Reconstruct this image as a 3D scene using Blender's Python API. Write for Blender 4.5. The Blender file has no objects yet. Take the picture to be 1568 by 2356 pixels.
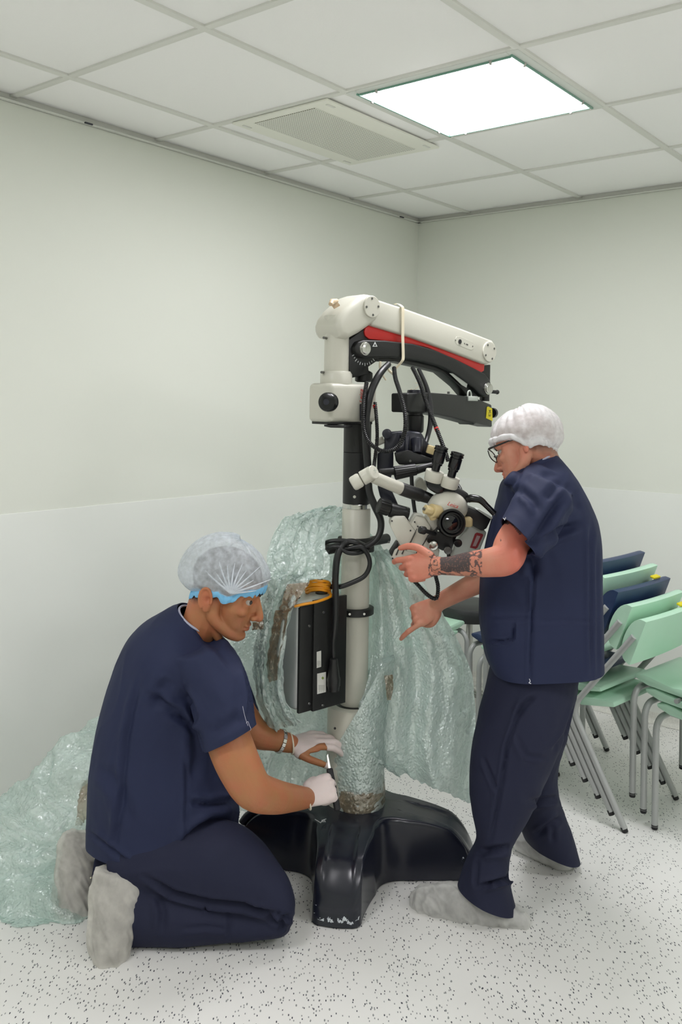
import bpy, bmesh, math, random
from mathutils import Vector, Matrix, noise
random.seed(7)
SC = bpy.context.scene
COL = SC.collection
PI = math.pi
V = Vector

# ---------------------------------------------------------------- camera
FPX, HZ, CAMH, ROLL = 2069.7, 924.6, 1.5414, 0.015     # focal length (px), horizon row, eye height
cam = bpy.data.cameras.new('camera')
cam_ob = bpy.data.objects.new('camera', cam)
COL.objects.link(cam_ob)
cam.sensor_fit = 'HORIZONTAL'
cam.sensor_width = 36.0
cam.lens = FPX / 1568 * 36.0
cam.shift_y = -(1178 - HZ) / 1568
cam.clip_start = 0.05
cam_ob.matrix_world = Matrix.Translation((0, 0, CAMH)) @ Matrix.Rotation(PI / 2, 4, 'X') @ Matrix.Rotation(-ROLL * 0 + ROLL, 4, 'Z')
SC.camera = cam_ob

# ---------------------------------------------------------------- world, exposure
world = bpy.data.worlds.new('world')
SC.world = world
world.use_nodes = True
world.node_tree.nodes['Background'].inputs[0].default_value = (0.5, 0.52, 0.5, 1)
world.node_tree.nodes['Background'].inputs[1].default_value = 0.05
SC.view_settings.view_transform = 'Standard'
SC.view_settings.look = 'None'
SC.view_settings.gamma = 1
SC.view_settings.use_curve_mapping = False
SC.view_settings.exposure = 0.0
PANEL_STRENGTH = 22.5
PANEL_COLOUR = (1.0, 0.978, 1.02)
SC.cycles.max_bounces = 9
SC.cycles.diffuse_bounces = 5
SC.cycles.transparent_max_bounces = 20
SC.cycles.caustics_reflective = False
SC.cycles.caustics_refractive = False
SC.cycles.sample_clamp_indirect = 10
SC.cycles.use_adaptive_sampling = True
SC.cycles.adaptive_threshold = 0.04

_c, _s = math.cos(ROLL), math.sin(ROLL)


def P(px, py, d):
    """a world point: the place at distance d (m, along the view axis) seen at photo position px, py"""
    a, b = (px - 784) / FPX * d, (HZ - py) / FPX * d
    return V((a * _c - b * _s, d, CAMH + a * _s + b * _c))


def PF(px, py, z=0.0):
    """the point of the level plane at height z seen at px, py"""
    q = P(px, py, 1.0) - V((0, 0, CAMH))
    t = (z - CAMH) / q.z
    return V((q.x * t, q.y * t, z))


def S(r, g, b):
    f = lambda c: (c / 255 / 12.92) if c / 255 <= 0.04045 else ((c / 255 + 0.055) / 1.055) ** 2.4
    return (f(r), f(g), f(b), 1)


# ---------------------------------------------------------------- helpers
def shell(bm, th):
    """give a sheet a second side"""
    bm.normal_update()
    vs, fs = bm.verts[:], bm.faces[:]
    rim = [e for e in bm.edges if len(e.link_faces) == 1]
    new = {v: bm.verts.new(v.co - v.normal * th) for v in vs}
    for f in fs:
        bm.faces.new([new[v] for v in reversed(f.verts)])
    for e in rim:
        a, b = e.verts
        f = e.link_faces[0]
        k = [v for v in f.verts]
        if k[(k.index(a) + 1) % len(k)] is b:
            a, b = b, a
        bm.faces.new((a, b, new[b], new[a]))


def prep(bm, smooth=True, angle=40):
    bmesh.ops.recalc_face_normals(bm, faces=bm.faces[:])
    for f in bm.faces:
        f.smooth = smooth


def obj(name, bm, m, parent=None, smooth=True, angle=40, recalc=True, **props):
    if recalc:
        bmesh.ops.recalc_face_normals(bm, faces=bm.faces[:])
    for f in bm.faces:
        f.smooth = smooth
    if smooth:
        ca = math.radians(angle)
        for e in bm.edges:
            if len(e.link_faces) == 2 and e.calc_face_angle(0) > ca:
                e.smooth = False
    me = bpy.data.meshes.new(name)
    bm.to_mesh(me)
    bm.free()
    o = bpy.data.objects.new(name, me)
    COL.objects.link(o)
    if m is not None:
        me.materials.append(m)
    if parent is not None:
        o.parent = parent
        o.matrix_parent_inverse = Matrix.Identity(4)
        o.matrix_basis = parent_inv(parent)
    for k, v in props.items():
        o[k] = v
    return o


_pm = {}


def parent_inv(p):
    """children are built in world coordinates; give them the basis that leaves them where they are"""
    if p.name not in _pm:
        m = p.matrix_basis.copy()
        q = p.parent
        while q:
            m = q.matrix_basis @ m
            q = q.parent
        _pm[p.name] = m.inverted()
    return _pm[p.name]


def thing(name, label, cat, loc=(0, 0, 0), group=None, rz=0.0):
    o = bpy.data.objects.new(name, None)
    COL.objects.link(o)
    o.empty_display_size = 0.1
    o.location = loc
    o.rotation_euler = (0, 0, rz)
    o['label'] = label
    o['category'] = cat
    if group:
        o['group'] = group
    return o


def tag(o, label, cat, group=None):
    o['label'] = label
    o['category'] = cat
    if group:
        o['group'] = group
    return o


def struct(name, bm, m, smooth=False):
    return obj(name, bm, m, None, smooth, kind='structure')


def copy_tree(o, parent=None):
    c = o.copy()
    COL.objects.link(c)
    if parent is not None:
        c.parent = parent
    for ch in list(o.children):
        copy_tree(ch, c)
    return c


def B():
    return bmesh.new()


def frame(t):
    t = t.normalized()
    up = V((0, 0, 1)) if abs(t.z) < 0.95 else V((0, 1, 0))
    a = up.cross(t).normalized()
    return a, t.cross(a).normalized()


def ring_loft(bm, rings, cap0=True, cap1=True, closed=False):
    vs = [[bm.verts.new(p) for p in r] for r in rings]
    n = len(rings[0])
    pairs = list(zip(vs[:-1], vs[1:])) + ([(vs[-1], vs[0])] if closed else [])
    for a, b in pairs:
        for i in range(n):
            j = (i + 1) % n
            try:
                bm.faces.new((a[i], a[j], b[j], b[i]))
            except ValueError:
                pass
    if not closed:
        if cap0:
            bm.faces.new(list(reversed(vs[0])))
        if cap1:
            bm.faces.new(vs[-1])
    return vs


def catmull(pts, n):
    """smooth polyline through pts; pts may be tuples of any length"""
    pts = [tuple(p) for p in pts]
    q = [pts[0]] + pts + [pts[-1]]
    out = []
    for i in range(1, len(q) - 2):
        p0, p1, p2, p3 = q[i - 1], q[i], q[i + 1], q[i + 2]
        for k in range(n):
            t = k / n
            out.append(tuple(0.5 * ((2 * b) + (c - a) * t + (2 * a - 5 * b + 4 * c - d) * t * t + (3 * b - a - 3 * c + d) * t ** 3)
                             for a, b, c, d in zip(p0, p1, p2, p3)))
    out.append(pts[-1])
    return out


def tube(bm, pts, r, seg=12, cap=True, smooth=0, ribs=0):
    """round tube along pts (r number or list)"""
    pts = [V(p) for p in pts]
    rs = list(r) if isinstance(r, (list, tuple)) else [r] * len(pts)
    if smooth:
        q = catmull([(*p, rr) for p, rr in zip(pts, rs)], smooth)
        pts = [V(p[:3]) for p in q]
        rs = [p[3] for p in q]
    rings = []
    a = None
    for i, p in enumerate(pts):
        t = (pts[min(i + 1, len(pts) - 1)] - pts[max(i - 1, 0)])
        if t.length < 1e-9:
            t = V((0, 0, 1))
        t.normalize()
        if a is None:
            a, b = frame(t)
        else:
            a = (a - t * a.dot(t))
            a = a.normalized() if a.length > 1e-6 else frame(t)[0]
            b = t.cross(a)
        rr = rs[i]
        rings.append([p + (a * math.cos(2 * PI * k / seg) + b * math.sin(2 * PI * k / seg)) * rr for k in range(seg)])
    return ring_loft(bm, rings, cap, cap)


def ribbed(bm, pts, r, seg=10, pitch=0.006, amp=0.14, smooth=8):
    """corrugated cable jacket"""
    q = [V(p) for p in catmull([tuple(p) for p in pts], smooth)]
    L = [0]
    for a, b in zip(q[:-1], q[1:]):
        L.append(L[-1] + (b - a).length)
    n = max(4, int(L[-1] / pitch * 2))
    out, rr, j = [], [], 0
    for i in range(n + 1):
        s = L[-1] * i / n
        while j < len(L) - 2 and L[j + 1] < s:
            j += 1
        t = (s - L[j]) / max(1e-9, L[j + 1] - L[j])
        out.append(q[j].lerp(q[j + 1], t))
        rr.append(r * (1 + amp * (1 if i % 2 else -1)))
    return tube(bm, out, rr, seg)


def lathe(bm, p0, axis, prof, seg=32):
    """profile [(along, radius)] turned about the axis from p0"""
    p0 = V(p0)
    t = V(axis).normalized()
    a, b = frame(t)
    rings = [[p0 + t * h + (a * math.cos(2 * PI * k / seg) + b * math.sin(2 * PI * k / seg)) * max(r, 1e-4) for k in range(seg)] for h, r in prof]
    return ring_loft(bm, rings)


def rod(bm, p0, p1, r0, r1=None, seg=24, bev=0.0):
    p0, p1 = V(p0), V(p1)
    L = (p1 - p0).length
    r1 = r0 if r1 is None else r1
    b = min(bev, L * 0.4, r0 * 0.8)
    prof = [(0, r0), (L, r1)] if b <= 0 else [(0, r0 - b), (b * 0.3, r0 - b * 0.3), (b, r0), (L - b, r1), (L - b * 0.3, r1 - b * 0.3), (L, r1 - b)]
    return lathe(bm, p0, p1 - p0, prof, seg)


def bevel(bm, w, seg=3, angle=30, geom=None):
    es = [e for e in (geom or bm.edges) if len(e.link_faces) == 2 and e.calc_face_angle(0) > math.radians(angle)]
    if es:
        bmesh.ops.bevel(bm, geom=es, offset=w, segments=seg, profile=0.5, affect='EDGES', clamp_overlap=True)


def prism(bm, poly, vec, bev=0.0, seg=3):
    """polygon (3-D points) pushed along vec"""
    t = bmesh.new()
    vec = V(vec)
    a = [t.verts.new(V(p)) for p in poly]
    b = [t.verts.new(V(p) + vec) for p in poly]
    n = len(a)
    t.faces.new(a)
    t.faces.new(list(reversed(b)))
    for i in range(n):
        j = (i + 1) % n
        t.faces.new((a[j], a[i], b[i], b[j]))
    bmesh.ops.recalc_face_normals(t, faces=t.faces[:])
    if bev > 0:
        bevel(t, bev, seg, 35)
    merge(bm, t)


def merge(bm, t):
    me = bpy.data.meshes.new('tmp')
    t.to_mesh(me)
    t.free()
    bm.from_mesh(me)
    bpy.data.meshes.remove(me)


def box(bm, c, size, ax=None, bev=0.0, seg=3):
    """box centred on c; ax = three axis vectors"""
    X, Y, Z = ax if ax else (V((1, 0, 0)), V((0, 1, 0)), V((0, 0, 1)))
    c = V(c)
    hx, hy, hz = (s / 2 for s in size)
    poly = [c + X * sx * hx + Y * sy * hy - Z * hz for sx, sy in ((-1, -1), (1, -1), (1, 1), (-1, 1))]
    prism(bm, poly, Z * hz * 2, bev, seg)


def ball(bm, c, r, ax=None, seg=24, rings=14):
    X, Y, Z = ax if ax else (V((1, 0, 0)), V((0, 1, 0)), V((0, 0, 1)))
    rx, ry, rz = r if isinstance(r, (tuple, list)) else (r, r, r)
    c = V(c)
    rr = []
    for i in range(1, rings):
        th = PI * i / rings
        rr.append([c + X * (rx * math.sin(th) * math.cos(2 * PI * k / seg)) + Y * (ry * math.sin(th) * math.sin(2 * PI * k / seg)) + Z * (-rz * math.cos(th)) for k in range(seg)])
    vs = ring_loft(bm, rr, False, False)
    for ring, zz, rev in ((vs[0], -rz, True), (vs[-1], rz, False)):
        p = bm.verts.new(c + Z * zz)
        for k in range(seg):
            q = (ring[k], ring[(k + 1) % seg])
            bm.faces.new((q[1], q[0], p) if rev else (q[0], q[1], p))


# ---------------------------------------------------------------- materials
def nodes(m):
    nt = m.node_tree
    return nt, nt.nodes['Principled BSDF'], lambda t: nt.nodes.new(t), lambda a, b: nt.links.new(a, b)


def mat(name, col, rough=0.5, metal=0.0, spec=0.5, bump=None, vary=None, coat=0.0, sss=0.0):
    """bump = (scale, strength); vary = (scale, colour 2, amount)"""
    m = bpy.data.materials.new(name)
    m.use_nodes = True
    nt, b, N, L = nodes(m)
    b.inputs['Base Color'].default_value = col
    b.inputs['Roughness'].default_value = rough
    b.inputs['Metallic'].default_value = metal
    b.inputs['Specular IOR Level'].default_value = spec
    b.inputs['Coat Weight'].default_value = coat
    if sss:
        b.inputs['Subsurface Weight'].default_value = sss
        b.inputs['Subsurface Radius'].default_value = (0.012, 0.005, 0.003)
        b.inputs['Subsurface Scale'].default_value = 0.6
    tc = N('ShaderNodeTexCoord')
    if vary:
        nz = N('ShaderNodeTexNoise')
        nz.inputs['Scale'].default_value = vary[0]
        nz.inputs['Detail'].default_value = 4
        mx = N('ShaderNodeMix')
        mx.data_type = 'RGBA'
        mx.inputs['A'].default_value = col
        mx.inputs['B'].default_value = vary[1]
        mm = N('ShaderNodeMapRange')
        mm.inputs['From Min'].default_value = 0.35
        mm.inputs['From Max'].default_value = 0.7
        mm.inputs['To Max'].default_value = vary[2]
        L(tc.outputs['Object'], nz.inputs['Vector'])
        L(nz.outputs['Fac'], mm.inputs['Value'])
        L(mm.outputs['Result'], mx.inputs['Factor'])
        L(mx.outputs['Result'], b.inputs['Base Color'])
    if bump:
        nz = N('ShaderNodeTexNoise')
        nz.inputs['Scale'].default_value = bump[0]
        nz.inputs['Detail'].default_value = 5
        bp = N('ShaderNodeBump')
        bp.inputs['Strength'].default_value = bump[1]
        bp.inputs['Distance'].default_value = 0.004
        L(tc.outputs['Object'], nz.inputs['Vector'])
        L(nz.outputs['Fac'], bp.inputs['Height'])
        L(bp.outputs['Normal'], b.inputs['Normal'])
    return m


def emit(name, col, strength):
    m = bpy.data.materials.new(name)
    m.use_nodes = True
    nt, b, N, L = nodes(m)
    b.inputs['Base Color'].default_value = (0.8, 0.8, 0.8, 1)
    b.inputs['Emission Color'].default_value = (*col, 1)
    b.inputs['Emission Strength'].default_value = strength
    return m


def flecked(name, base, dark, mid):
    """sheet vinyl with short dark flecks"""
    m = mat(name, base, 0.32, spec=0.4)
    nt, b, N, L = nodes(m)
    tc = N('ShaderNodeTexCoord')
    prev = None
    for i, (rot, sc, col, thr, keep) in enumerate(((0.5, 100, dark, 0.17, 0.10), (2.0, 115, dark, 0.17, 0.10), (1.2, 85, mid, 0.17, 0.12), (2.7, 140, mid, 0.2, 0.15))):
        mp = N('ShaderNodeMapping')
        mp.inputs['Rotation'].default_value = (0, 0, rot)
        mp.inputs['Location'].default_value = (i * 3.1, i * 1.7, 0)
        mp.inputs['Scale'].default_value = (sc, sc * 0.42, 1)
        L(tc.outputs['Object'], mp.inputs['Vector'])
        vo = N('ShaderNodeTexVoronoi')
        vo.voronoi_dimensions = '2D'
        vo.inputs['Scale'].default_value = 1.0
        L(mp.outputs['Vector'], vo.inputs['Vector'])
        lt = N('ShaderNodeMath'); lt.operation = 'LESS_THAN'
        lt.inputs[1].default_value = thr
        L(vo.outputs['Distance'], lt.inputs[0])
        sp = N('ShaderNodeSeparateColor')
        L(vo.outputs['Color'], sp.inputs['Color'])
        k = N('ShaderNodeMath'); k.operation = 'LESS_THAN'
        k.inputs[1].default_value = keep
        L(sp.outputs[0], k.inputs[0])
        mu = N('ShaderNodeMath'); mu.operation = 'MULTIPLY'
        L(lt.outputs[0], mu.inputs[0]); L(k.outputs[0], mu.inputs[1])
        mx = N('ShaderNodeMix'); mx.data_type = 'RGBA'
        mx.inputs['B'].default_value = col
        if prev is None:
            mx.inputs['A'].default_value = base
        else:
            L(prev, mx.inputs['A'])
        L(mu.outputs[0], mx.inputs['Factor'])
        prev = mx.outputs['Result']
    L(prev, b.inputs['Base Color'])
    return m


M = {}
M['wall'] = mat('wall_paint', S(226, 229, 219), 0.55, spec=0.3, bump=(60, 0.05))
M['vinyl'] = mat('wall_vinyl', S(229, 232, 226), 0.38, spec=0.45, bump=(8, 0.06))
M['cove'] = mat('cove_vinyl', S(226, 226, 218), 0.35, vary=(140, S(150, 152, 150), 0.25))
M['floor'] = flecked('floor_vinyl', S(232, 232, 228), S(66, 70, 78), S(140, 143, 142))
M['tile'] = mat('ceiling_tile', S(252, 252, 250), 0.8, spec=0.1, bump=(300, 0.1))
M['rim'] = mat('glass_rim', S(120, 165, 148), 0.15, spec=0.6)
M['tbar'] = mat('ceiling_bar', S(226, 227, 220), 0.5, spec=0.3)
M['gapdark'] = mat('dark_plastic', S(60, 62, 70), 0.6)
M['vent'] = mat('vent_paint', S(240, 241, 230), 0.5, spec=0.3)
M['panel'] = emit('lit_diffuser', PANEL_COLOUR, PANEL_STRENGTH)
M['alu'] = mat('white_aluminium', S(222, 226, 220), 0.35, spec=0.5)
M['steel'] = mat('steel', S(190, 190, 186), 0.28, 1.0)
M['greytube'] = mat('grey_tube', S(172, 175, 173), 0.38, 0.1, bump=(400, 0.05))
M['blackrub'] = mat('black_rubber', S(28, 28, 30), 0.6)
M['mint'] = mat('mint_plastic', S(190, 229, 204), 0.42, spec=0.45, bump=(500, 0.05), vary=(9, S(182, 223, 196), 0.5))
M['navyplas'] = mat('navy_plastic', S(34, 54, 92), 0.4, spec=0.5, bump=(500, 0.05))
M['yellow'] = mat('yellow_tag', S(224, 208, 20), 0.5)
# ---------------------------------------------------------------- room (its own axes: X along the left wall, Y across)
YAW = 0.6716
CX, CY = -1.6226, -2.9672
RK = 1.10            # ceiling module 660 mm on a 600 mm drawing grid
CEIL = CAMH + .9786 * RK
_xr, _xf = math.sin(YAW), math.cos(YAW)


def W(X, Y, z):
    dx, dy = (X - CX) * RK, (Y - CY) * RK
    return V((dx * _xr - dy * _xf, dx * _xf + dy * _xr, z))


RX0, RX1, RY0, RY1 = -3.6, 2.3837, -5.4, -0.2907
ROT = math.atan2(_xf, _xr)
AX = (V((_xr, _xf, 0)), V((-_xf, _xr, 0)), V((0, 0, 1)))


def rbx(bm, x0, x1, y0, y1, z0, z1, bev=0.0):
    box(bm, W((x0 + x1) / 2, (y0 + y1) / 2, (z0 + z1) / 2), (abs(x1 - x0) * RK, abs(y1 - y0) * RK, abs(z1 - z0)), AX, bev)


bm = B(); rbx(bm, RX0 - .1, RX1 + .1, RY0 - .1, RY1 + .1, -0.1, 0); struct('floor', bm, M['floor'])
bm = B(); rbx(bm, RX0 - .1, RX1 + .1, RY1, RY1 + .1, 0, CEIL + .1); struct('wall_left', bm, M['wall'])
bm = B(); rbx(bm, RX1, RX1 + .1, RY0, RY1, 0, CEIL + .1); struct('wall_right', bm, M['wall'])
bm = B(); rbx(bm, RX0 - .1, RX0, RY0, RY1, 0, CEIL + .1); struct('wall_back', bm, M['wall'])
bm = B(); rbx(bm, RX0 - .1, RX1 + .1, RY0 - .1, RY0, 0, CEIL + .1); struct('wall_front', bm, M['wall'])
DADO = CEIL - 1.3606 * RK
# washable vinyl lining up to hip height and the coved floor edge
bm = B(); rbx(bm, RX0, RX1, RY1 - .004, RY1, 0.045, DADO, .0015); struct('trim_1', bm, M['vinyl'], True)
bm = B(); rbx(bm, RX1 - .004, RX1, RY0, RY1 - .004, 0.045, DADO, .0015); struct('trim_2', bm, M['vinyl'], True)


def cove(p0, p1, n, name):
    bm = B()
    prof = [(0, 0.05), (0.005, 0.05)] + [(0.005 + 0.025 * (1 - math.cos(a)), 0.027 - 0.025 * math.sin(a)) for a in [PI / 2 * k / 8 for k in range(9)]] + [(0.036, 0.001), (0, 0.001)]
    rings = [[p + n * u + V((0, 0, v)) for u, v in prof] for p in (p0, p1)]
    ring_loft(bm, rings)
    struct(name, bm, M['cove'], True)


cove(W(RX0, RY1, 0), W(RX1, RY1, 0), -AX[1], 'baseboard_left')
cove(W(RX1, RY0, 0), W(RX1, RY1, 0), -AX[0], 'baseboard_right')

# suspended ceiling: lay-in tiles in a grid of bars, 600 mm squares
LIT = {(1, 2), (-3, 2), (1, 6), (-3, 6)}
VENT = (1, 1)
bm = B()
tb = B()
us = list(range(-6, 5))
vs_ = list(range(0, 10))
for u in us:
    for v in vs_:
        x0, x1 = max(u * .6, RX0), min(u * .6 + .6, RX1)
        y1, y0 = min(-v * .6, RY1), max(-v * .6 - .6, RY0)
        if x1 - x0 < .03 or y1 - y0 < .03 or (u, v) in LIT:
            continue
        rbx(bm, x0 + .009, x1 - .009, y0 + .009, y1 - .009, CEIL + .004, CEIL + .03, .001)
    if RX0 < u * .6 < RX1:
        rbx(tb, u * .6 - .012, u * .6 + .012, RY0, RY1, CEIL - .003, CEIL + .02, .001)
for v in vs_:
    if RY0 < -v * .6 < RY1:
        rbx(tb, RX0, RX1, -v * .6 - .012, -v * .6 + .012, CEIL - .0035, CEIL + .02, .001)
struct('ceiling', bm, M['tile'], True)
rbx(tb, RX0, RX1, RY1 - .022, RY1, CEIL - .022, CEIL - .0195)
rbx(tb, RX0, RX1, RY1 - .0022, RY1, CEIL - .022, CEIL + .01)
rbx(tb, RX1 - .022, RX1, RY0, RY1, CEIL - .022, CEIL - .0195)
rbx(tb, RX1 - .0022, RX1, RY0, RY1, CEIL - .022, CEIL + .01)
struct('trim_3', tb, M['tbar'], True)
bm = B(); rbx(bm, RX0 - .1, RX1 + .1, RY0 - .1, RY1 + .1, CEIL + .1, CEIL + .15); struct('ceiling_void', bm, M['tbar'])
# two little dark clips on the wall angle of the left wall
for k, (px, py) in enumerate(((204, 282), (924, 498))):
    q = P(px, py, 1) - V((0, 0, CAMH))
    t = (CEIL - .022 - CAMH) / q.z
    c = V((0, 0, CAMH)) + q * t
    b_ = B(); box(b_, c + V((0, 0, -.004)), (.035, .008, .006), AX, .001)
    tag(obj('ceiling_clip', b_, M['gapdark']), ['small dark clip on the ceiling edge near the left side of the photo', 'small dark clip on the ceiling edge close to the room corner'][k], 'clip')

# recessed ceiling lamps
LAMPLABEL = {(1, 2): 'lit square ceiling light panel with clipped glass cover beside the vent'}
for (u, v) in sorted(LIT):
    cx, cy = u * .6 + .3, -v * .6 - .3
    t = thing('ceiling_light', LAMPLABEL.get((u, v), 'square ceiling light panel behind the photographer, outside the photo'), 'ceiling light', W(cx, cy, CEIL), 'recessed ceiling lights' if (u, v) not in LAMPLABEL else None)
    fr = B()
    for sx, sy, wx, wy in ((0, .282, .6, .036), (0, -.282, .6, .036), (.282, 0, .036, .528), (-.282, 0, .036, .528)):
        rbx(fr, cx + sx - wx / 2 + .001, cx + sx + wx / 2 - .001, cy + sy - wy / 2 + .001, cy + sy + wy / 2 - .001, CEIL - .006, CEIL + .012, .002)
    obj('frame', fr, M['alu'], t)
    df = B(); rbx(df, cx - .264, cx + .264, cy - .264, cy + .264, CEIL - .001, CEIL + .012); obj('diffuser', df, M['panel'], t, False)
    gl = B()
    for sx, sy, wx, wy in ((0, .27, .56, .006), (0, -.27, .56, .006), (.27, 0, .006, .53), (-.27, 0, .006, .53)):
        rbx(gl, cx + sx - wx / 2, cx + sx + wx / 2, cy + sy - wy / 2, cy + sy + wy / 2, CEIL - .012, CEIL - .004, .001)
    obj('cover_rim', gl, M['rim'], t)
    if (u, v) == (1, 2):
        for sx, sy in ((-.27, .2), (-.27, -.2), (.27, .2), (.27, -.2), (.2, .27), (-.2, .27), (.2, -.27), (-.2, -.27)):
            cl = B(); rod(cl, W(cx + sx, cy + sy, CEIL - .004), W(cx + sx, cy + sy, CEIL - .018), .007, .005, 10, .002)
            obj('clip', cl, M['steel'], t)

# air vent: square plate with a field of fine holes
t = thing('air_vent', 'square perforated air vent plate in the ceiling beside the lit panel', 'vent', W(.9, -.9, CEIL))
q = [PF(px, py, CEIL - .012) for px, py in ((541, 286), (748, 229), (1015, 343), (795, 380))]
lo = []
for p in q:
    d = p - W(0, 0, p.z)
    lo.append((d.dot(AX[0]) / RK, d.dot(AX[1]) / RK))
vx0, vx1 = (lo[0][0] + lo[1][0]) / 2, (lo[2][0] + lo[3][0]) / 2
vy0, vy1 = (lo[1][1] + lo[2][1]) / 2, (lo[0][1] + lo[3][1]) / 2
pb = B(); rbx(pb, vx0, vx1, vy0, vy1, CEIL - .012, CEIL - .004, .002); obj('plate', pb, M['vent'], t)
q = [PF(px, py, CEIL - .014) for px, py in ((590, 282), (730, 249), (952, 344), (815, 371))]
lo = [((p - W(0, 0, p.z)).dot(AX[0]) / RK, (p - W(0, 0, p.z)).dot(AX[1]) / RK) for p in q]
gx0, gx1 = (lo[0][0] + lo[1][0]) / 2, (lo[2][0] + lo[3][0]) / 2
gy0, gy1 = (lo[1][1] + lo[2][1]) / 2, (lo[0][1] + lo[3][1]) / 2
mp = mat('perforated_sheet', S(236, 237, 226), 0.5)
nt, bs, N, L = nodes(mp)
tc = N('ShaderNodeTexCoord'); mpg = N('ShaderNodeMapping'); mpg.inputs['Scale'].default_value = (96, 96, 1); mpg.inputs['Rotation'].default_value = (0, 0, -ROT)
L(tc.outputs['Object'], mpg.inputs['Vector'])
fr_ = N('ShaderNodeVectorMath'); fr_.operation = 'FRACTION'; L(mpg.outputs['Vector'], fr_.inputs[0])
sb = N('ShaderNodeVectorMath'); sb.operation = 'SUBTRACT'; sb.inputs[1].default_value = (.5, .5, 0); L(fr_.outputs[0], sb.inputs[0])
mu = N('ShaderNodeVectorMath'); mu.operation = 'MULTIPLY'; mu.inputs[1].default_value = (1, 1, 0); L(sb.outputs[0], mu.inputs[0])
ln = N('ShaderNodeVectorMath'); ln.operation = 'LENGTH'; L(mu.outputs[0], ln.inputs[0])
lt = N('ShaderNodeMath'); lt.operation = 'LESS_THAN'; lt.inputs[1].default_value = .3; L(ln.outputs['Value'], lt.inputs[0])
mx = N('ShaderNodeMix'); mx.data_type = 'RGBA'; mx.inputs['A'].default_value = S(236, 237, 226); mx.inputs['B'].default_value = S(120, 120, 108)
L(lt.outputs[0], mx.inputs['Factor']); L(mx.outputs['Result'], bs.inputs['Base Color'])
pb = B(); rbx(pb, gx0, gx1, gy0, gy1, CEIL - .0145, CEIL - .0125); obj('perforated_sheet', pb, mp, t, False)
for sx in (0, 1):
    for sy in (0, 1):
        cb = B(); rbx(cb, vx0 + .03 + sx * (vx1 - vx0 - .1), vx0 + .07 + sx * (vx1 - vx0 - .1), vy0 + .02 + sy * (vy1 - vy0 - .05), vy0 + .03 + sy * (vy1 - vy0 - .05), CEIL - .0145, CEIL - .0122, .0005)
        obj('latch', cb, M['tbar'], t)
# ---------------------------------------------------------------- stacking chairs
protos = {}


def fillet(pts, rad, n=8):
    pts = [V(p) for p in pts]
    out = [pts[0]]
    for a, b, c in zip(pts[:-2], pts[1:-1], pts[2:]):
        p, q = b + (a - b).normalized() * rad, b + (c - b).normalized() * rad
        out += [p * (1 - t) ** 2 + b * 2 * t * (1 - t) + q * t * t for t in [k / n for k in range(n + 1)]]
    return out + [pts[-1]]


def chair_parts(root, plastic, tagged=False):
    """local: x across, y forward, origin midway between the rear feet"""
    hw = .176
    # moulded seat: wedge in side view, thin lips front and back
    bm = B()
    prof = [(.06, .430), (.065, .448), (.27, .436), (.385, .458), (.424, .452), (.420, .438), (.37, .420), (.20, .404)]
    prism(bm, [V((-hw, y, z)) for y, z in prof], V((2 * hw, 0, 0)), .007, 2)
    obj('seat', bm, plastic, root)
    # backrest: D-shaped in section, flat towards the rear, leaning back
    bm = B()
    pr = []
    c0, tilt = V((0, -.02, .70)), math.radians(20)
    up, fw = V((0, -math.sin(tilt), math.cos(tilt))), V((0, math.cos(tilt), math.sin(tilt)))
    n = 14
    for i in range(n + 1):
        a = -PI / 2 + PI * i / n
        pr.append((.088 * math.sin(a), -.018 + .05 * math.cos(a) ** .8))
    pr += [(.088, -.024), (-.088, -.024)]
    rings = []
    for k in range(13):
        u = -1 + 2 * k / 12
        bow = -.006 * (1 - u * u)
        rings.append([c0 + V((u * .205, 0, 0)) + up * h + fw * (w + bow) for h, w in pr])
    ring_loft(bm, rings)
    obj('backrest', bm, plastic, root)
    r = .0118
    for s in (-1, 1):
        bm = B()
        x = s * .2
        pts = fillet([(x * 1.03, -.028, .715), (x * 1.02, .222, .398), (x, .0, .012)], .06)
        sm = []
        tube(bm, pts, r, 12)
        l = obj('rear_leg', bm, M['greytube'], root)
        bm = B(); rod(bm, (x, -.004, .0), (x, .006, .02), r * .95, r * 1.02, 12, .003); obj('foot_cap', bm, M['blackrub'], l)
        bm = B(); rod(bm, (x * 1.0, .205, .405), (x * .88, .215, .41), .009, None, 10); obj('weld_bracket', bm, M['greytube'], l)
    bm = B()
    fx, fz = .195, .402
    arc = [(-fx + .05 - .05 * math.cos(a), fz - .05 + .05 * math.sin(a)) for a in [PI / 2 * k / 7 for k in range(8)]]
    pts = [(-fx, .412, .012)] + [(x_, .412, z_) for x_, z_ in arc] + [(-x_, .412, z_) for x_, z_ in reversed(arc)] + [(fx, .412, .012)]
    tube(bm, pts, r, 12)
    fl = obj('front_leg_frame', bm, M['greytube'], root)
    for s in (-1, 1):
        bm = B(); rod(bm, (s * fx, .412, .0), (s * fx, .412, .02), r * .95, r * 1.02, 12, .003); obj('foot_cap', bm, M['blackrub'], fl)
    bm = B()
    for x in (-.1, .1):
        tube(bm, [(x, .412, .402), (x, .25, .395)], .009, 8)
    tube(bm, [(-.19, .25, .395), (.19, .25, .395)], .009, 8)
    obj('under_frame', bm, M['greytube'], root)
    if tagged:
        bm = B(); box(bm, c0 + V((.13, 0, 0)) + up * .09 + fw * .005, (.05, .02, .008), (V((1, 0, 0)), fw, up), .002); obj('yellow_tag', bm, M['yellow'], root)




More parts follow.
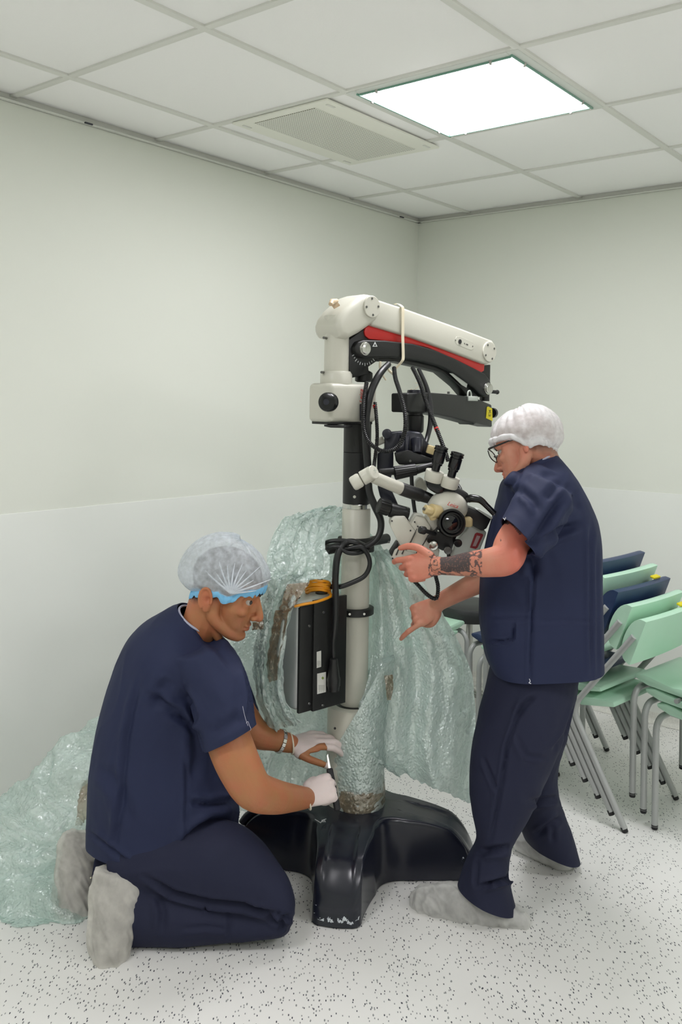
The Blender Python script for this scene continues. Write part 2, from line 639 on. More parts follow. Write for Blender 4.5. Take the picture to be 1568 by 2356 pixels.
def chair(x, y, z, rz, colour, label, group, tagged=False):
    key = (colour, tagged)
    if key in protos:
        o = copy_tree(protos[key])
        o['label'] = label
        o['group'] = group
    else:
        o = thing('stacking_chair', label, 'chair', (0, 0, 0), group)
        chair_parts(o, M['mint'] if colour == 'g' else M['navyplas'], tagged)
        protos[key] = o
    o.location = (x, y, z)
    o.rotation_euler = (0, 0, rz)
    return o


def stack(foot, rz, offs, step, cols, labels, group, tags=()):
    """foot: where local point offs stands; step: (forward, up) for each chair above"""
    w, f = V((math.cos(rz), math.sin(rz), 0)), V((-math.sin(rz), math.cos(rz), 0))
    for k, c in enumerate(cols):
        o = V(foot) - w * offs[0] - f * offs[1] + f * step[0] * k + V((0, 0, step[1] * k))
        chair(o.x, o.y, o.z, rz, c, labels[k], group, k in tags)


R_ = math.radians
stack(PF(1436, 1915), R_(44), (-.2, 0), (.0545, .044), 'ggbgb',
      ['mint green chair lowest and nearest in the leaning stack behind the standing man',
       'mint green chair second from the bottom of the stack behind the standing man',
       'navy blue chair between two mint chairs in the stack behind the standing man',
       'mint green chair between two navy chairs in the stack behind the standing man',
       'navy blue chair topmost and farthest in the stack behind the standing man'], 'chairs stacked behind the standing man', (0, 2))
stack(PF(1505, 1908), R_(43), (-.195, .412), (.045, .044), 'ggg',
      ['mint green chair lowest of the stack cut off by the right edge of the photo',
       'mint green chair in the middle of the stack cut off by the right edge',
       'scratched mint green chair topmost of the stack cut off by the right edge'], 'chairs stacked at the right edge of the photo')
stack((.638, 4.04, 0), R_(44), (-.195, .412), (.0545, .044), 'gb',
      ['mint green chair under a navy chair, mostly hidden by the standing man',
       'navy chair on a mint one, seat corner showing left of the standing man'], 'chairs against the wall behind the standing man')
stack((.585, 4.30, 0), R_(-50), (.195, .412), (.05, .038), 'gg',
      ['mint green chair lower of two under the black stool seat behind the wrap',
       'mint green chair upper of two, seat corner just under the black stool seat'], 'chairs behind the bubble wrap')

# round stool
c = P(1080, 1387, 4.5)
t = thing('swivel_stool', 'round black padded swivel stool standing behind the standing man', 'stool', (c.x, c.y, 0))
zt = c.z
bm = B(); lathe(bm, (c.x, c.y, zt - .075), (0, 0, 1), [(0, .13), (.004, .153), (.015, .160), (.055, .160), (.07, .153), (.078, .13), (.08, .05)], 40); obj('seat_cushion', bm, mat('black_leatherette', S(44, 46, 46), .45, bump=(200, .1)), t)
bm = B(); rod(bm, (c.x, c.y, .09), (c.x, c.y, zt - .075), .022, .016, 16); obj('gas_column', bm, M['steel'], t)
bm = B()
for k in range(5):
    a = k * 2 * PI / 5 + .35
    e = V((c.x + .235 * math.cos(a), c.y + .235 * math.sin(a), .075))
    tube(bm, [(c.x, c.y, .11), (c.x + .1 * math.cos(a), c.y + .1 * math.sin(a), .10), e], [.022, .018, .012], 10)
obj('star_base', bm, M['steel'], t)
for k in range(5):
    a = k * 2 * PI / 5 + .35
    bm = B(); e = V((c.x + .235 * math.cos(a), c.y + .235 * math.sin(a), .03)); rod(bm, e + V((-.012, 0, 0)), e + V((.012, 0, 0)), .028, None, 16, .005); rod(bm, e, e + V((0, 0, .05)), .008, None, 8)
    obj('caster', bm, M['blackrub'], t)
# ---------------------------------------------------------------- surgical microscope on its floor stand
M['ivory'] = mat('ivory_enamel', S(204, 203, 190), 0.35, spec=0.5, bump=(250, 0.04))
M['blackp'] = mat('black_paint', S(26, 27, 27), 0.42, spec=0.45, bump=(300, 0.06))
M['blackg'] = mat('black_gloss', S(16, 17, 19), 0.22, spec=0.5)
M['navyp'] = mat('blue_black_paint', S(28, 30, 42), 0.35, spec=0.5)
M['red'] = mat('red_plastic', S(214, 44, 40), 0.38)
M['chrome'] = mat('brushed_chrome', S(205, 205, 200), 0.22, 1.0)
M['screwm'] = mat('screw_steel', S(120, 120, 118), 0.35, 1.0)
M['cablem'] = mat('cable_sheath', S(24, 25, 26), 0.38, bump=(180, 0.1))
M['orange'] = mat('orange_cable', S(226, 148, 20), 0.42)
M['silver'] = mat('silver_paint', S(176, 180, 180), 0.35, 0.4)
M['label'] = mat('white_label', S(222, 222, 216), 0.5)
M['ink'] = mat('black_ink', S(40, 40, 42), 0.6)
M['redink'] = mat('red_ink', S(205, 40, 34), 0.5)
M['whiteink'] = mat('white_ink', S(225, 228, 228), 0.5)
M['amber'] = mat('yellowed_plastic', S(206, 188, 140), 0.3, spec=0.5)
M['strap'] = mat('cream_tape', S(232, 222, 196), 0.55)
M['glass'] = mat('lens_glass', S(10, 12, 16), 0.04, spec=0.8)
M['grey'] = mat('grey_enamel', S(188, 194, 186), 0.4)

CX0 = V((.057, 3.02, 0))                        # column axis
AD, AN = V((.747, .665, 0)).normalized(), V((.665, -.747, 0)).normalized()
AO = V((-.017, 2.95, 0))                        # axis of the upper post
UP = V((0, 0, 1))


def onplane(px, py, p0, n):
    o = V((0, 0, CAMH))
    d = P(px, py, 1.0) - o
    return o + d * ((V(p0) - o).dot(n) / d.dot(n))


def AP(px, py, t=.055):
    return onplane(px, py, AO + AN * t, AN)


def zo(X, Y):
    return (680 + X / 3.136, 640 + Y / 3.136)


def apoly(pts, t):
    return [AP(*zo(*p), t) for p in pts]


def text_mesh(s, size, m, name, parent, o, x, y, shear=0.0, depth=.0006):
    cu = bpy.data.curves.new('tmp_text', 'FONT')
    cu.body = s
    cu.size = size
    cu.shear = shear
    cu.extrude = depth / 2
    cu.resolution_u = 3
    cu.align_x = 'CENTER'
    cu.align_y = 'CENTER'
    ob = bpy.data.objects.new('tmp_text', cu)
    COL.objects.link(ob)
    me = bpy.data.meshes.new_from_object(ob.evaluated_get(bpy.context.evaluated_depsgraph_get()))
    bm = B()
    bm.from_mesh(me)
    x, y = V(x).normalized(), V(y).normalized()
    y = (y - x * x.dot(y)).normalized()
    z = x.cross(y)
    for v in bm.verts:
        v.co = V(o) + x * v.co.x + y * v.co.y + z * v.co.z
    bpy.data.objects.remove(ob)
    bpy.data.curves.remove(cu)
    bpy.data.meshes.remove(me)
    return obj(name, bm, m, parent, False)


scope = thing('surgical_microscope', 'white and black surgical microscope on a heavy four-armed floor stand between the two men', 'microscope', (CX0.x, CX0.y, 0))


def part(name, bm, m, parent=None, **k):
    return obj(name, bm, m, parent or scope, **k)


# base: four arms round a hub
ARM = (.378, .412, .385, .39)


def base_outline():
    w0, w1 = .115, .104
    pts = []
    for q in range(4):
        L = ARM[q]
        a0 = math.radians(-97.5 + 90 * q)
        u, v = V((math.cos(a0), math.sin(a0), 0)), V((-math.sin(a0), math.cos(a0), 0))
        u2, v2 = v, -u
        loc = []
        k0 = .19
        # right side of the arm, tip (rounded corners), left side, then the curved web to the next arm
        for i in range(14):
            r = k0 + (L - .03 - k0) * i / 13
            loc.append(u * r - v * (w0 * .5 + .018 * (1 - i / 13) ** 2 + .0 - (w0 - w1) * .5 * i / 13 + .02))
        half = w1 * .5 + .02
        for i in range(9):
            a = -PI / 2 + PI / 2 * i / 8
            loc.append(u * (L - .03 + .03 * math.cos(a)) - v * (half - .03 - .03 * math.sin(a)))
        for i in range(1, 8):
            loc.append(u * (L + .004 * math.sin(PI * i / 8)) + v * (half - .03) * (2 * i / 8 - 1))
        for i in range(9):
            a = PI / 2 * i / 8
            loc.append(u * (L - .03 + .03 * math.cos(a)) + v * (half - .03 + .03 * math.sin(a)))
        for i in range(14):
            j = 13 - i
            r = k0 + (L - .03 - k0) * j / 13
            loc.append(u * r + v * (w0 * .5 + .018 * (1 - j / 13) ** 2 - (w0 - w1) * .5 * j / 13 + .02))
        e = loc[-1]
        ne = u2 * k0 - v2 * (w0 * .5 + .038)
        mid = (u + u2) * .118
        for i in range(1, 12):
            t = i / 12
            loc.append(e * (1 - t) ** 2 + (mid * 2 - (e + ne) * .5) * 2 * t * (1 - t) + ne * t * t)
        pts += loc
    return pts


def base_height(p):
    r = p.length
    best = 1
    for q in range(4):
        a0 = math.radians(-97.5 + 90 * q)
        u, v = V((math.cos(a0), math.sin(a0), 0)), V((-math.sin(a0), math.cos(a0), 0))
        if p.dot(u) > 0 and abs(p.dot(v)) < best:
            best, al, arm = abs(p.dot(v)), p.dot(u), ARM[q]
    r, al = r * .385 / arm, al * .385 / arm
    h = .205
    if r > .10:
        t = min(1, (r - .10) / .285)
        h = .205 - .028 * t - .05 * t ** 3
    if r > .30:
        h -= .07 * max(0, (r - .30) / .085) ** 2.2
    if al > .15:
        g = min(1, (al - .15) / .05) * min(1, max(0, (.375 - al) / .03))
        lat = max(0, 1 - (best / .046) ** 4)
        h -= .010 * g * lat ** .5 if lat > 0 else 0
    return h


bm = B()
ol = base_outline()
S_ = [.02, .15, .25, .35, .42] + [.42 + .5 * i / 16 for i in range(1, 17)] + [.945, .962, .975, .986, .994, 1.0]
rings = []
for s in S_:
    rr = []
    for p in ol:
        q = p * s
        h = base_height(q)
        edge = (p - q).length
        e = max(0, 1 - edge / .02)
        h -= .02 * (1 - math.sqrt(max(0, 1 - e * e)))
        rr.append(CX0 + V((q.x, q.y, h)))
    rings.append(rr)
for f, zz in ((.8, .004), (.55, .007), (.3, .009), (.1, .011), (0.0, .012)):
    rr = []
    for p in ol:
        h = base_height(p) - .02
        rr.append(CX0 + V((p.x, p.y, 0)) + p.normalized() * zz + UP * (h * f if f else .004))
    rings.append(rr)
ring_loft(bm, rings)
mb = mat('base_enamel', S(24, 27, 40), 0.24, spec=0.55)
nt, bs, N, L = nodes(mb)
tc = N('ShaderNodeTexCoord'); nz = N('ShaderNodeTexNoise'); nz.inputs['Scale'].default_value = 55; nz.inputs['Detail'].default_value = 3; nz.inputs['Roughness'].default_value = .7
L(tc.outputs['Object'], nz.inputs['Vector'])
at = N('ShaderNodeAttribute'); at.attribute_name = 'wear'
ad = N('ShaderNodeMath'); ad.operation = 'MULTIPLY_ADD'; ad.inputs[1].default_value = .42; L(at.outputs['Fac'], ad.inputs[0]); L(nz.outputs['Fac'], ad.inputs[2])
gt = N('ShaderNodeMath'); gt.operation = 'GREATER_THAN'; gt.inputs[1].default_value = .90; L(ad.outputs[0], gt.inputs[0])
mx = N('ShaderNodeMix'); mx.data_type = 'RGBA'; mx.inputs['A'].default_value = S(24, 27, 40); mx.inputs['B'].default_value = S(190, 196, 200)
L(gt.outputs[0], mx.inputs['Factor']); L(mx.outputs['Result'], bs.inputs['Base Color'])
base = part('base', bm, mb, angle=50)
wa = base.data.attributes.new('wear', 'FLOAT', 'POINT')
nr = len(ol)
for i, v in enumerate(base.data.vertices):
    p = V((v.co.x, v.co.y, v.co.z)); q = base.matrix_basis.inverted() @ p if False else p
    w = base.matrix_basis @ p
    r = (V((w.x + scope.location.x, w.y + scope.location.y, 0)) - CX0).length
    k = i // nr
    edge = 1.0 if 21 <= k <= 28 else 0.35
    tip = max(0, min(1, (r - .27) / .11))
    low = max(0, 1 - max(0, w.z - .015) / (.10 if w.x + scope.location.x > .25 else .055))
    wa.data[i].value = edge * (.2 + .8 * tip * low) if k > 15 else .1 * tip
# small painted mark on the hub
bm = B()
mk = [PF(x, y, .206) for x, y in ((724, 1885), (731, 1889), (737, 1893), (742, 1887), (750, 1884))]
tube(bm, mk, [.0008, .0012, .0014, .0012, .0008], 6)
for k in range(3):
    tube(bm, [PF(740 + k * 3, 1887, .2065), PF(742 + k * 3, 1891, .2065)], .0011, 6)
part('painted_mark', bm, M['whiteink'])
# brake pedal loop at the end of the left arm
bm = B()
pl = [P(x, y, 3.02) for x, y in ((556, 1893), (572, 1874), (600, 1867), (640, 1866), (668, 1870))]
tube(bm, pl, [.012, .012, .011, .011, .012], 10, True, 5)
part('brake_pedal', bm, M['navyp'])


def zcol(py, r=0.0):
    return P(820, py, CX0.y - r).z


# column
cr = .0475
bm = B()
z0, z1 = .20, zcol(1640, .09)
lathe(bm, (CX0.x, CX0.y, z0), UP, [(0, .088), (z1 - z0 - .018, .087), (z1 - z0 - .004, .083), (z1 - z0, .076), (z1 - z0 + .002, .05)], 48)
lower = part('column_foot', bm, M['ivory'])
bm = B(); bmesh.ops.create_circle(bm, cap_ends=True, segments=12, radius=.004, matrix=Matrix.Translation(P(770, 1676, 2.931)) @ Matrix.Rotation(PI / 2, 4, 'X')); bmesh.ops.solidify(bm, geom=bm.faces[:], thickness=.002)
obj('set_screw', bm, M['ink'], lower)
bm = B()
zt = zcol(1172, cr)
lathe(bm, (CX0.x, CX0.y, z1 - .01), UP, [(0, cr), (zt - z1 + .006, cr), (zt - z1 + .01, cr - .003)], 48)
colm = part('column', bm, M['ivory'])
bm = B(); zk = zcol(1162, cr)
lathe(bm, (CX0.x, CX0.y, zt - .001), UP, [(0, cr - .001), (.001, cr), (zk - zt, cr), (zk - zt + .002, cr - .002)], 48)
obj('chrome_ring', bm, M['chrome'], colm)
bm = B(); zb = zcol(975, cr)
lathe(bm, (CX0.x, CX0.y, zk), UP, [(0, cr - .002), (.003, cr - .001), (zcol(1040) - zk - .001, cr - .001), (zcol(1040) - zk, cr - .003), (zcol(1040) - zk + .001, cr - .001), (zb - zk, cr - .001)], 48)
obj('inner_column', bm, M['blackp'], colm)
bm = B(); c = P(815, 1143, CX0.y - cr); rod(bm, c + V((0, .003, 0)), c + V((0, -.002, 0)), .006, .005, 12); obj('socket_screw', bm, M['chrome'], colm)
for py, r, hh in ((1411, cr + .016, .024), (1636, .064, .022)):
    bm = B(); zc = zcol(py, cr)
    lathe(bm, (CX0.x, CX0.y, zc - hh / 2), UP, [(0, r - .003), (.002, r), (hh - .002, r), (hh, r - .003), (hh, cr - .005), (0, cr - .005)], 48)
    cl = part('clamp_ring', bm, M['blackp'])
    bm = B()
    for sx in (-.018, .03):
        c = V((CX0.x + sx, CX0.y - math.sqrt(r * r - sx * sx), zc)); rod(bm, c + V((0, .003, 0)), c + V((0, -.002, 0)), .0045, .004, 10)
    obj('clamp_screw', bm, M['chrome'], cl)
# cross handle
bm = B(); hz = P(823, 1254, 3.0).z
hl, hr = CX0 - AD * .128 + UP * (hz - .006), CX0 + AD * .15 + UP * (hz + .006)
rod(bm, hl, hr, .0165, None, 20, .003)
box(bm, CX0 + UP * hz, (.075, .11, .05), (AD, AN, UP), .008)
hd = part('cross_handle', bm, M['blackp'])
bm = B(); c = P(894, 1247, 3.04); rod(bm, c, c + V((0, -.003, 0)), .004, None, 10); obj('handle_screw', bm, M['screwm'], hd)

# swivel block, collar and post
bm = B()
zt_, zb_ = P(790, 882, 2.9).z, P(790, 972, 2.9).z
poly = [AO + AD * s + AN * t + UP * zb_ for s, t in ((-.072, -.058), (.135, -.058), (.135, .058), (-.072, .058))]
prism(bm, poly, UP * (zt_ - zb_), .016, 4)
blk = part('swivel_block', bm, M['ivory'])
bm = B(); prism(bm, [AO + AD * s + AN * t + UP * (zb_ - .007) for s, t in ((-.06, -.05), (.12, -.05), (.12, .05), (-.06, .05))], UP * .009, .002); obj('block_gasket', bm, M['blackp'], blk)
bm = B(); k = P(754, 925, 2.83); ax = V((-.38, -.925, 0)).normalized()
lathe(bm, k - ax * .03, ax, [(0, .018), (.012, .02), (.014, .027), (.016, .0305), (.036, .0305), (.041, .028), (.043, .022), (.0435, .005)], 36)
kn = obj('clamp_knob', bm, M['blackg'], blk)
bm = B(); lathe(bm, k + ax * .0133, ax, [(0, .010), (.0008, .0095)], 20); obj('knob_cap', bm, M['navyp'], kn)
bm = B(); prism(bm, [P(x, y, 2.86) for x, y in ((745, 977), (795, 980), (795, 985), (760, 984), (745, 981))], V((.02, .07, 0)), .001); obj('lock_lever', bm, M['blackp'], blk)
bm = B(); q = [AP(x, y, .059) for x, y in ((827, 930), (834, 928), (834, 966), (827, 968))]; prism(bm, q, AN * .001); obj('type_label', bm, M['navyp'], blk)
c = AP(831, 912, .0595); text_mesh('Leica', .022, M['redink'], 'red_script', blk, c, UP, -AD, .35)
bm = B(); cz0, cz1 = P(772, 909, 2.9).z, P(772, 853, 2.9).z
lathe(bm, (AO.x, AO.y, cz0), UP, [(0, .05), (.004, .0525), (cz1 - cz0 - .01, .0525), (cz1 - cz0, .046)], 40)
part('collar', bm, M['ivory'])
bm = B(); pz1 = P(772, 745, 2.9).z
lathe(bm, (AO.x, AO.y, cz1 - .01), UP, [(0, .0405), (pz1 - cz1 + .04, .0405)], 40)
post = part('upper_post', bm, M['ivory'])
for px, py in ((750, 778), (745, 857)):
    bm = B(); c = P(px, py, 2.925); rod(bm, c, c + V((-.008, -.02, 0)), .0042, None, 10); obj('socket_screw', bm, M['screwm'], post)

# spring arm: shoulder, beam, red spring cover, black link
bm = B()
sh = [(302, 335), (318, 285), (360, 225), (470, 130), (525, 113), (570, 122), (612, 165), (620, 210), (600, 300), (545, 342), (470, 395), (382, 442), (330, 425), (305, 390)]
prism(bm, apoly(sh, .058), -AN * .125, .022, 4)
should = part('arm_shoulder', bm, M['ivory'])
bm = B()
tp = [AP(x, y, .03) for x, y in ((762, 704), (776, 697), (782, 704), (768, 712))]
prism(bm, tp, UP * .004, .001)
tube(bm, [AP(760, 700, .02), AP(763, 693, .01), AP(774, 692, 0)], [.007, .008, .007], 10)
obj('tape_scrap', bm, mat('beige_tape', S(206, 184, 152), .4), should)
bm = B()
bp = [(585, 152), (800, 222), (1200, 365), (1420, 450), (1440, 480), (1449, 530), (1440, 575), (1415, 608), (1385, 622), (1355, 618), (1100, 522), (850, 432), (545, 341), (560, 230)]
prism(bm, apoly(bp, .05), -AN * .10, .008, 3)
beam = part('arm_beam', bm, M['ivory'])


def disk(cpx, r, t, parent, n=4, ph=0.4):
    c = AP(*zo(*cpx), t)
    bm = B(); lathe(bm, c - AN * .004, AN, [(0, r), (.008, r), (.0095, r - .0015), (.0096, .002)], 40)
    d = obj('end_disk', bm, M['ivory'], parent)
    for k in range(n):
        a = ph + k * 2 * PI / n
        e = c + (AD * math.cos(a) + UP * math.sin(a)) * (r * .74) + AN * .0055
        bm = B(); rod(bm, e, e + AN * .0015, .0042, .0038, 10); obj('disk_screw', bm, M['screwm'], d)


disk((545, 207), .0365, .058, should, 4, .1)
disk((1392, 532), .0385, .05, beam, 4, .5)
bm = B()
pill = [(1145, 440), (1158, 422), (1180, 420), (1275, 462), (1286, 485), (1282, 508), (1265, 518), (1240, 512), (1160, 478), (1147, 462)]
prism(bm, apoly(pill, .0495), AN * .0014, .0004, 1)
pl_ = obj('socket_plate', bm, M['ivory'], beam)
bm = B(); c = AP(*zo(1183, 458), .051); lathe(bm, c, AN, [(0, .0085), (.002, .0085), (.0025, .006), (.0015, .005)], 16); obj('socket', bm, M['ink'], pl_)
for q in ((1152, 448), (1275, 492)):
    bm = B(); c = AP(*zo(*q), .051); rod(bm, c, c + AN * .0008, .0025, None, 8); obj('plate_screw', bm, M['screwm'], pl_)
e0, e1 = AP(*zo(1183, 458), .0515), AP(*zo(1275, 492), .0515)
text_mesh('FL 400', .0085, M['ink'], 'socket_marking', pl_, AP(*zo(1228, 477), .0512), e1 - e0, UP)
bm = B()
rp = [(495, 385), (505, 358), (530, 342), (560, 345), (850, 432), (1100, 522), (1362, 620), (1358, 668), (1335, 682), (1290, 655), (1150, 585), (950, 500), (850, 478), (650, 452), (530, 440), (502, 415)]
prism(bm, apoly(rp, .035), -AN * .065, .002, 2)
part('red_spring_cover', bm, M['red'])
bm = B()
lk = [(432, 500), (450, 460), (490, 445), (650, 449), (850, 473), (1000, 515), (1150, 580), (1300, 655), (1370, 690), (1405, 740), (1420, 800), (1405, 845), (1370, 858), (1335, 840), (1290, 790), (1150, 690), (1050, 640), (900, 598), (700, 573), (520, 577), (470, 568), (440, 540)]
prism(bm, apoly(lk, .052), -AN * .095, .007, 3)
link = part('lower_link', bm, M['blackp'])
bm = B()
ln2 = [(560, 580), (720, 560), (900, 585), (1060, 640), (1160, 690), (1250, 760), (1300, 810), (1310, 855), (1240, 850), (1180, 780), (1060, 680), (900, 640), (720, 600), (560, 600)]
prism(bm, apoly(ln2, .03), -AN * .05, .003, 2)
obj('cable_tray', bm, M['blackp'], link)
bm = B(); prism(bm, apoly([(1105, 685), (1160, 690), (1238, 755), (1230, 790), (1195, 770)], .042), AN * .001); obj('type_plate', bm, M['grey'], link)
for q, r in (((497, 508), .0195), ((1385, 797), .0195)):
    bm = B(); c = AP(*zo(*q), .052); lathe(bm, c, AN, [(0, r + .004), (.004, r + .003), (.0045, r), (.009, r), (.0105, r - .002)], 32); obj('pivot_cap', bm, M['chrome'], link)
bm = B(); prism(bm, apoly([(553, 494), (571, 458), (588, 494)], .0525), AN * .0006); tri = obj('warning_triangle', bm, M['whiteink'], link)
bm = B(); prism(bm, apoly([(563, 489), (571, 472), (580, 489)], .0533), AN * .0004); obj('warning_mark', bm, M['ink'], tri)
bm = B()
bk = [(384, 445), (500, 362), (600, 345), (600, 590), (525, 640), (530, 690), (400, 722), (384, 660)]
prism(bm, apoly(bk, .03), -AN * .06, .003, 2)
plate = part('hinge_plate', bm, M['blackp'])
bm = B()
for k in range(11):
    a = math.radians(205 + k * 11)
    c = V(zo(497, 508) + (0,))
    for r0, r1 in (((34, 38) if k % 2 else (33, 40)),):
        A_, B_ = (AP(c.x + r_ * .8 * math.cos(a), c.y - r_ * math.sin(a), .0305) for r_ in (r0, r1))
        tube(bm, [A_, B_], .0011, 6)
obj('angle_scale', bm, M['whiteink'], plate)
bm = B(); c = AP(*zo(490, 750), .0); lathe(bm, c, UP, [(0, .022), (.004, .03), (.03, .03), (.034, .026), (.04, .015), (.06, .013)], 18); obj('friction_knob', bm, M['blackp'], plate)
bm = B(); prism(bm, apoly([(1285, 640), (1405, 624), (1402, 790), (1330, 780)], .02), -AN * .05, .003); part('end_bracket', bm, M['blackp'])
bm = B(); c0, c1 = AP(*zo(1400, 818), .0), AP(*zo(1452, 822), .0); rod(bm, c0, c1, .007, None, 12, .001); ball(bm, c1, .009, None, 12, 8); part('lock_pin', bm, M['blackp'])
# cream tape strap round the arm and its loose ends
bm = B()
sw = [(757, 235), (762, 200), (742, 186), (720, 184), (705, 192)]
fr = [AP(*zo(x, y), .0575) for x, y in ((772, 222), (772, 300), (771, 420), (773, 500), (774, 570), (768, 596))]
path = [AP(*zo(712, 190), -.05), AP(*zo(735, 184), .0), AP(*zo(762, 200), .05)] + fr + [AP(*zo(740, 630), .05), AP(*zo(708, 668), .045), AP(*zo(704, 700), .045)]
for off in (0,):
    rr = []
    q = catmull([tuple(p) for p in path], 5)
    for i, p in enumerate(q):
        p = V(p); t = (V(q[min(i + 1, len(q) - 1)]) - V(q[max(0, i - 1)])).normalized()
        s_ = AD if abs(t.z) > .3 else AD
        rr.append([p - s_ * .0065 - AN * .0006, p + s_ * .0065 - AN * .0006, p + s_ * .0065 + AN * .001, p - s_ * .0065 + AN * .001])
    ring_loft(bm, rr)
for pts in (((610, 600), (608, 640), (622, 690), (650, 735)), ((655, 630), (672, 665), (700, 690)), ((690, 680), (720, 690))):
    q = [AP(*zo(*p), .05) for p in pts]
    tube(bm, q, [.004, .0045, .004, .003][:len(q)], 6, True, 4)
part('tape_strap', bm, M['strap'])

# swing arm below the spring arm
PV = V((.2544, 3.08, 0)); LE = V((.498, 3.409, 0)); LB = (LE - PV).normalized(); LN = V((LB.y, -LB.x, 0))
lp = lambda px, py, t=.034: onplane(px, py, PV + LN * t, LN)
bm = B()
prism(bm, [lp(*q) for q in ((938, 905), (985, 903), (1040, 907), (1090, 914), (1131, 931), (1132, 983), (1096, 974), (1091, 978), (1088, 974), (1040, 961), (985, 950), (938, 949))], -LN * .068, .006, 3)
zz = lambda py, d: P(955, py, d).z
lathe(bm, (PV.x, PV.y, zz(950, 3.05)), UP, [(0, .034), (zz(904, 3.05) - zz(950, 3.05), .034)], 36)
swing = part('swing_arm', bm, M['blackp'])
bm = B(); lathe(bm, (PV.x, PV.y, zz(904, 3.05)), UP, [(0, .029), (.006, .029), (.01, .027), (.011, .004)], 36); obj('pivot_top', bm, M['navyp'], swing)
bm = B(); tube(bm, [P(*q, 3.08) for q in ((951, 897), (957, 893), (963, 888), (962, 882), (955, 881))], .0012, 6, True, 4); tube(bm, [P(942, 897, 3.07), P(948, 895, 3.07)], .0018, 6); obj('cable_tie', bm, M['strap'], swing)
bm = B()
prism(bm, [lp(*q, .0345) for q in ((1119, 937), (1122, 935), (1131, 940), (1132, 969), (1117, 962))], LN * .001)
yl = obj('yellow_sticker', bm, M['yellow'], swing)
text_mesh('K2', .024, M['ink'], 'sticker_marking', yl, lp(1126, 951, .036), -UP, LB)
bm = B(); c = lp(1114, 917, 0); rod(bm, c + V((0, 0, -.01)), c + V((0, 0, .03)), .019, None, 20); obj('hinge_post', bm, M['blackp'], swing)
bm = B(); q = lp(1133, 950, .0); lathe(bm, q - LB * .01, LB, [(0, .02), (.016, .02), (.02, .015)], 24); obj('friction_knob', bm, M['blackg'], swing)
bm = B(); box(bm, lp(1078, 917, .02), (.07, .04, .018), (LB, LN, UP), .002); tube(bm, [lp(1075, 912, .035), lp(1076, 902, .035), lp(1080, 899, .035), lp(1083, 905, .035), lp(1083, 913, .035)], .003, 8, True, 4); obj('cable_clamp', bm, M['grey'], swing)
bm = B(); rod(bm, lp(1031, 906, .0), lp(1031, 906, .0) + UP * .008, .005, None, 10); obj('stop_screw', bm, M['screwm'], swing)
bm = B()
lathe(bm, (PV.x, PV.y, zz(998, 3.05)), UP, [(0, .020), (.006, .028), (.07 * .0 + .012, .030), (zz(957, 3.05) - zz(998, 3.05), .030), (zz(955, 3.05) - zz(998, 3.05), .027), (zz(949, 3.05) - zz(998, 3.05), .027)], 36)
part('swivel_barrel', bm, M['blackp'])

# carrier with its C-shaped bracket
DZ = 3.0
Z2 = lambda X, Y: (780 + X / 3.92, 880 + Y / 3.92)
Z3 = lambda X, Y: (780 + X / 3.92, 1040 + Y / 3.92)


def pp(pts, d, f=Z2):
    return [P(*f(*q), d) for q in pts]


def flat(name, pts, d, th, m, f=Z2, bev=.004, parent=None, seg=2, vec=None):
    bm = B()
    prism(bm, pp(pts, d, f), vec or V((0, th, 0)), bev, seg)
    return part(name, bm, m, parent)


def rodp(bm, a, b, r0, r1=None, f=Z2, seg=24, bev=.002):
    """rod between photo positions (x, y, depth); radii in metres"""
    A, B_ = P(*f(a[0], a[1]), a[2]), P(*f(b[0], b[1]), b[2])
    rod(bm, A, B_, r0, r1, seg, bev)


car = flat('carrier_block', [(590, 455), (640, 440), (740, 450), (790, 540), (855, 590), (870, 650), (850, 690), (700, 660), (600, 640), (520, 640), (490, 600), (560, 560)], 2.96, .10, M['navyp'], bev=.008)
bm = B(); rodp(bm, (700, 510, 2.95), (700, 640, 2.93), .02, .017); rodp(bm, (610, 480, 2.95), (608, 640, 2.94), .008); obj('barrel_rib', bm, M['navyp'], car)
flat('carrier_plate', [(505, 640), (620, 610), (850, 690), (860, 720), (640, 748), (540, 742), (518, 715)], 2.92, .06, M['blackp'], bev=.003)
bm = B(); c = P(*Z2(640, 708), 2.918); rod(bm, c, c + V((0, -.002, 0)), .004, None, 10); part('plate_screw', bm, M['screwm'])
bm = B(); box(bm, P(*Z2(828, 608), 2.94), (.028, .03, .028), (V((.95, 0, -.3)), V((0, 1, 0)), V((.3, 0, .95))), .003); part('grey_clamp', bm, M['amber'])
br = flat('yoke', [(410, 470), (500, 455), (545, 450), (548, 560), (490, 600), (490, 790), (470, 850), (440, 960), (480, 985), (540, 1120), (430, 1090), (370, 1040), (352, 960), (345, 800), (345, 640), (410, 600)], 2.97, .06, M['navyp'], bev=.005)
bm = B(); rodp(bm, (430, 462, 2.94), (430, 462, 3.05), .016); rodp(bm, (440, 480, 2.99), (570, 470, 2.99), .013); obj('yoke_boss', bm, M['navyp'], br)
bm = B(); A = P(*Z2(330, 545), 2.99); Bq = P(*Z2(402, 515), 2.99)
lathe(bm, A, Bq - A, [((Bq - A).length * k / 12, .0125 if k % 2 else .0118) for k in range(13)], 24)
obj('ribbed_knob', bm, M['ivory'], br)

